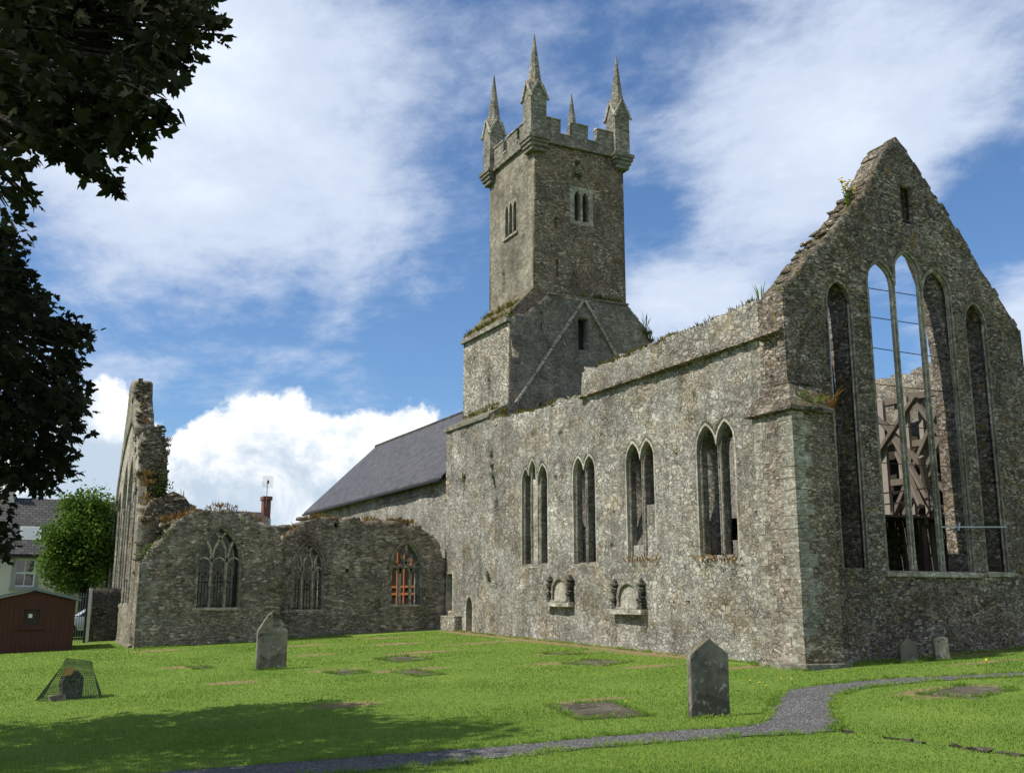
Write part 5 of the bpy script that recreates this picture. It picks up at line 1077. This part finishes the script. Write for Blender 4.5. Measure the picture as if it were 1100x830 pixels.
# longer grass left by the mower round stones and slabs
lg=[]
for o_,w_,d_ in((g1,.4,.1),(g2,.45,.12),(g3,.28,.09),(g4,.23,.1)):
    for k in range(26): 
        u=random.uniform(-w_,w_); s_=random.choice((-1,1)); p_=o_.matrix_basis@Vector((u,s_*(d_+random.uniform(0,.05)),0)); lg.append((p_.x,p_.y,gz(p_.x,p_.y)))
for k in range(230): y_=random.uniform(19.8,43); lg.append((18.0-random.uniform(.0,.25)+(.35 if y_>21.7 else 0),y_,gz(18.2,y_)))
for k in range(130): x_=random.uniform(19.5,30); lg.append((x_,20.45-random.uniform(0,.15),gz(x_,20.4)))
for k in range(130): x_=random.uniform(5.3,18); lg.append((x_,(41.95 if x_<10.8 else 43.2)-random.uniform(0,.15),gz(x_,42)))
for (x_,y_),(u_,v_) in list(zip(PATH_UP,PATH_UP[1:]))[2:-1]+list(zip(PATH_LO,PATH_LO[1:]))[1:-1]:
    for k in range(int(math.hypot(u_-x_,v_-y_)*13)): g_=random.random(); p_=(x_+(u_-x_)*g_+random.uniform(-.05,.05),y_+(v_-y_)*g_+random.uniform(-.05,.05)); lg.append((*p_,gz(*p_)))
for (x_,y_),a_l,b_l,rz_,_l in LS:
    for k in range(int((a_l+b_l)*26)):
        s_=random.choice((-1,1)); u_,v_=(random.uniform(-a_l/2,a_l/2),s_*b_l/2*random.uniform(.9,1.02)) if random.random()<a_l/(a_l+b_l) else (s_*a_l/2*random.uniform(.86,1.03),random.uniform(-b_l/2,b_l/2))
        c_,q_=math.cos(R(rz_)),math.sin(R(rz_)); X_,Y_=x_+u_*c_-v_*q_,y_+u_*q_+v_*c_; lg.append((X_,Y_,gz(X_,Y_)))
tufts('long_grass',lg,M['blade'],None,'longer grass left round gravestones, path edges and wall foot','grass',16,.10,.09,.007,'stuff',None,.9)
# ragwort on the gable slope
rw=thing('ragwort_plant','tall yellow-flowered weed on the left slope of the big gable','wall plant',(21.25,20.75,12.6))
bm=bmesh.new(); hd=bmesh.new()
for k in range(6):
    e=Vector((random.uniform(-.05,.5),random.uniform(-.1,.2),random.uniform(.6,1.15))); bar(bm,(0,0,0),e*.6,.02); bar(bm,e*.6,e,.016)
    for j in range(5): lathe(hd,[(.0,0),(.038,.015),(.03,.03),(.01,.035)],tuple(e+Vector((random.uniform(-.1,.1),random.uniform(-.1,.1),random.uniform(-.04,.04)))),6)
    for j in range(4): f=random.random(); q=e*f; bar(bm,q,q+Vector((random.uniform(-.14,.14),random.uniform(-.1,.1),.05)),.035,.006)
link('stem',bm,M['weedg'],rw); link('flower_head',hd,M['petal'],rw)
# dandelions
def dandelion(p,h): 
    o=thing('dandelion','small yellow dandelion flower in the mown lawn','flower',(p[0],p[1],gz(*p)),random.random()*6,'dandelions in the lawn')
    bm=bmesh.new(); bar(bm,(0,0,0),(.01,0,h),.008); link('stem',bm,M['weedg'],o)
    bm=bmesh.new(); lathe(bm,[(.004,0),(.024,.01),(.022,.018),(.006,.022)],(.01,0,h),9); link('flower_head',bm,M['petal'],o); return o
for p in[(15.1,18.2),(14.8,17.6),(15.8,18.3),(15.85,18.0),(11.58,25.4),(11.0,17.1),(14.7,18.8),(15.2,18.6)]: dandelion(p,random.uniform(.07,.12))
rwl=thing('ragwort_plant','single yellow weed in the grass near the right edge','flower',(21.09,17.3,gz(21.09,17.3)))
bm=bmesh.new(); bar(bm,(0,0,0),(.02,0,.22),.012); link('stem',bm,M['weedg'],rwl); bm=bmesh.new(); lathe(bm,[(.0,0),(.03,.02),(.028,.06),(.01,.07)],(.02,0,.2),7); link('flower_head',bm,M['petal'],rwl)

# ------------------------------------------------------------------ short grass over the lawn: blades, thinner with distance
N=500000
az_=rng.uniform(-13,62,N); dist=10.2+ (rng.uniform(0,1,N)**1.7)*36
gxp=np.sin(np.radians(az_))*dist; gyp=np.cos(np.radians(az_))*dist
k=~inpoly(gxp,gyp,PA)
k&=~((gxp>18.4)&(gyp>20.5)); k&=~((gxp>17.8)&(gxp<19.5)&(gyp>19.8)); k&=~((gyp>41.9)&(gxp>5.1)); k&=gyp<47
k&=(soil(gxp,gyp)+rng.uniform(-.3,.3,N))<.54
for (x,y),a,b_,rz,lab in LS:
    c_,s_=math.cos(R(rz)),math.sin(R(rz)); u=(gxp-x)*c_+(gyp-y)*s_; v=-(gxp-x)*s_+(gyp-y)*c_; k&=~((abs(u)<a/2-.03)&(abs(v)<b_/2-.03))
gxp,gyp,dist=gxp[k],gyp[k],dist[k]; n=len(gxp); P=np.stack([gxp,gyp,ground(gxp,gyp)-.004],1)
h=rng.uniform(.02,.042,n)*(1+.25*np.sin(gxp*1.3)*np.cos(gyp*.9)); w=.0055*np.maximum(1,dist/14); a=rng.uniform(0,6.283,n); ln=rng.uniform(.2,.9,n)*h
sd2=np.stack([np.cos(a),np.sin(a),0*a],1)*w[:,None]; ld=np.stack([-np.sin(a),np.cos(a),0*a],1)
V_=np.stack([P-sd2,P+sd2,P+ld*(ln*.3)[:,None]+np.array([0,0,1])*(h*.6)[:,None]+sd2*.8,P+ld*ln[:,None]+np.array([0,0,1])*h[:,None]],1).reshape(-1,3)
b0=np.arange(n)*4; F_=np.concatenate([np.stack([b0,b0+1,b0+2],1),np.stack([b0,b0+2,b0+3],1)])
go_=meshnp('lawn_grass',V_,F_,M['blade'],None); tag(go_,'short mown green grass covering the churchyard lawn','grass',None,'stuff')
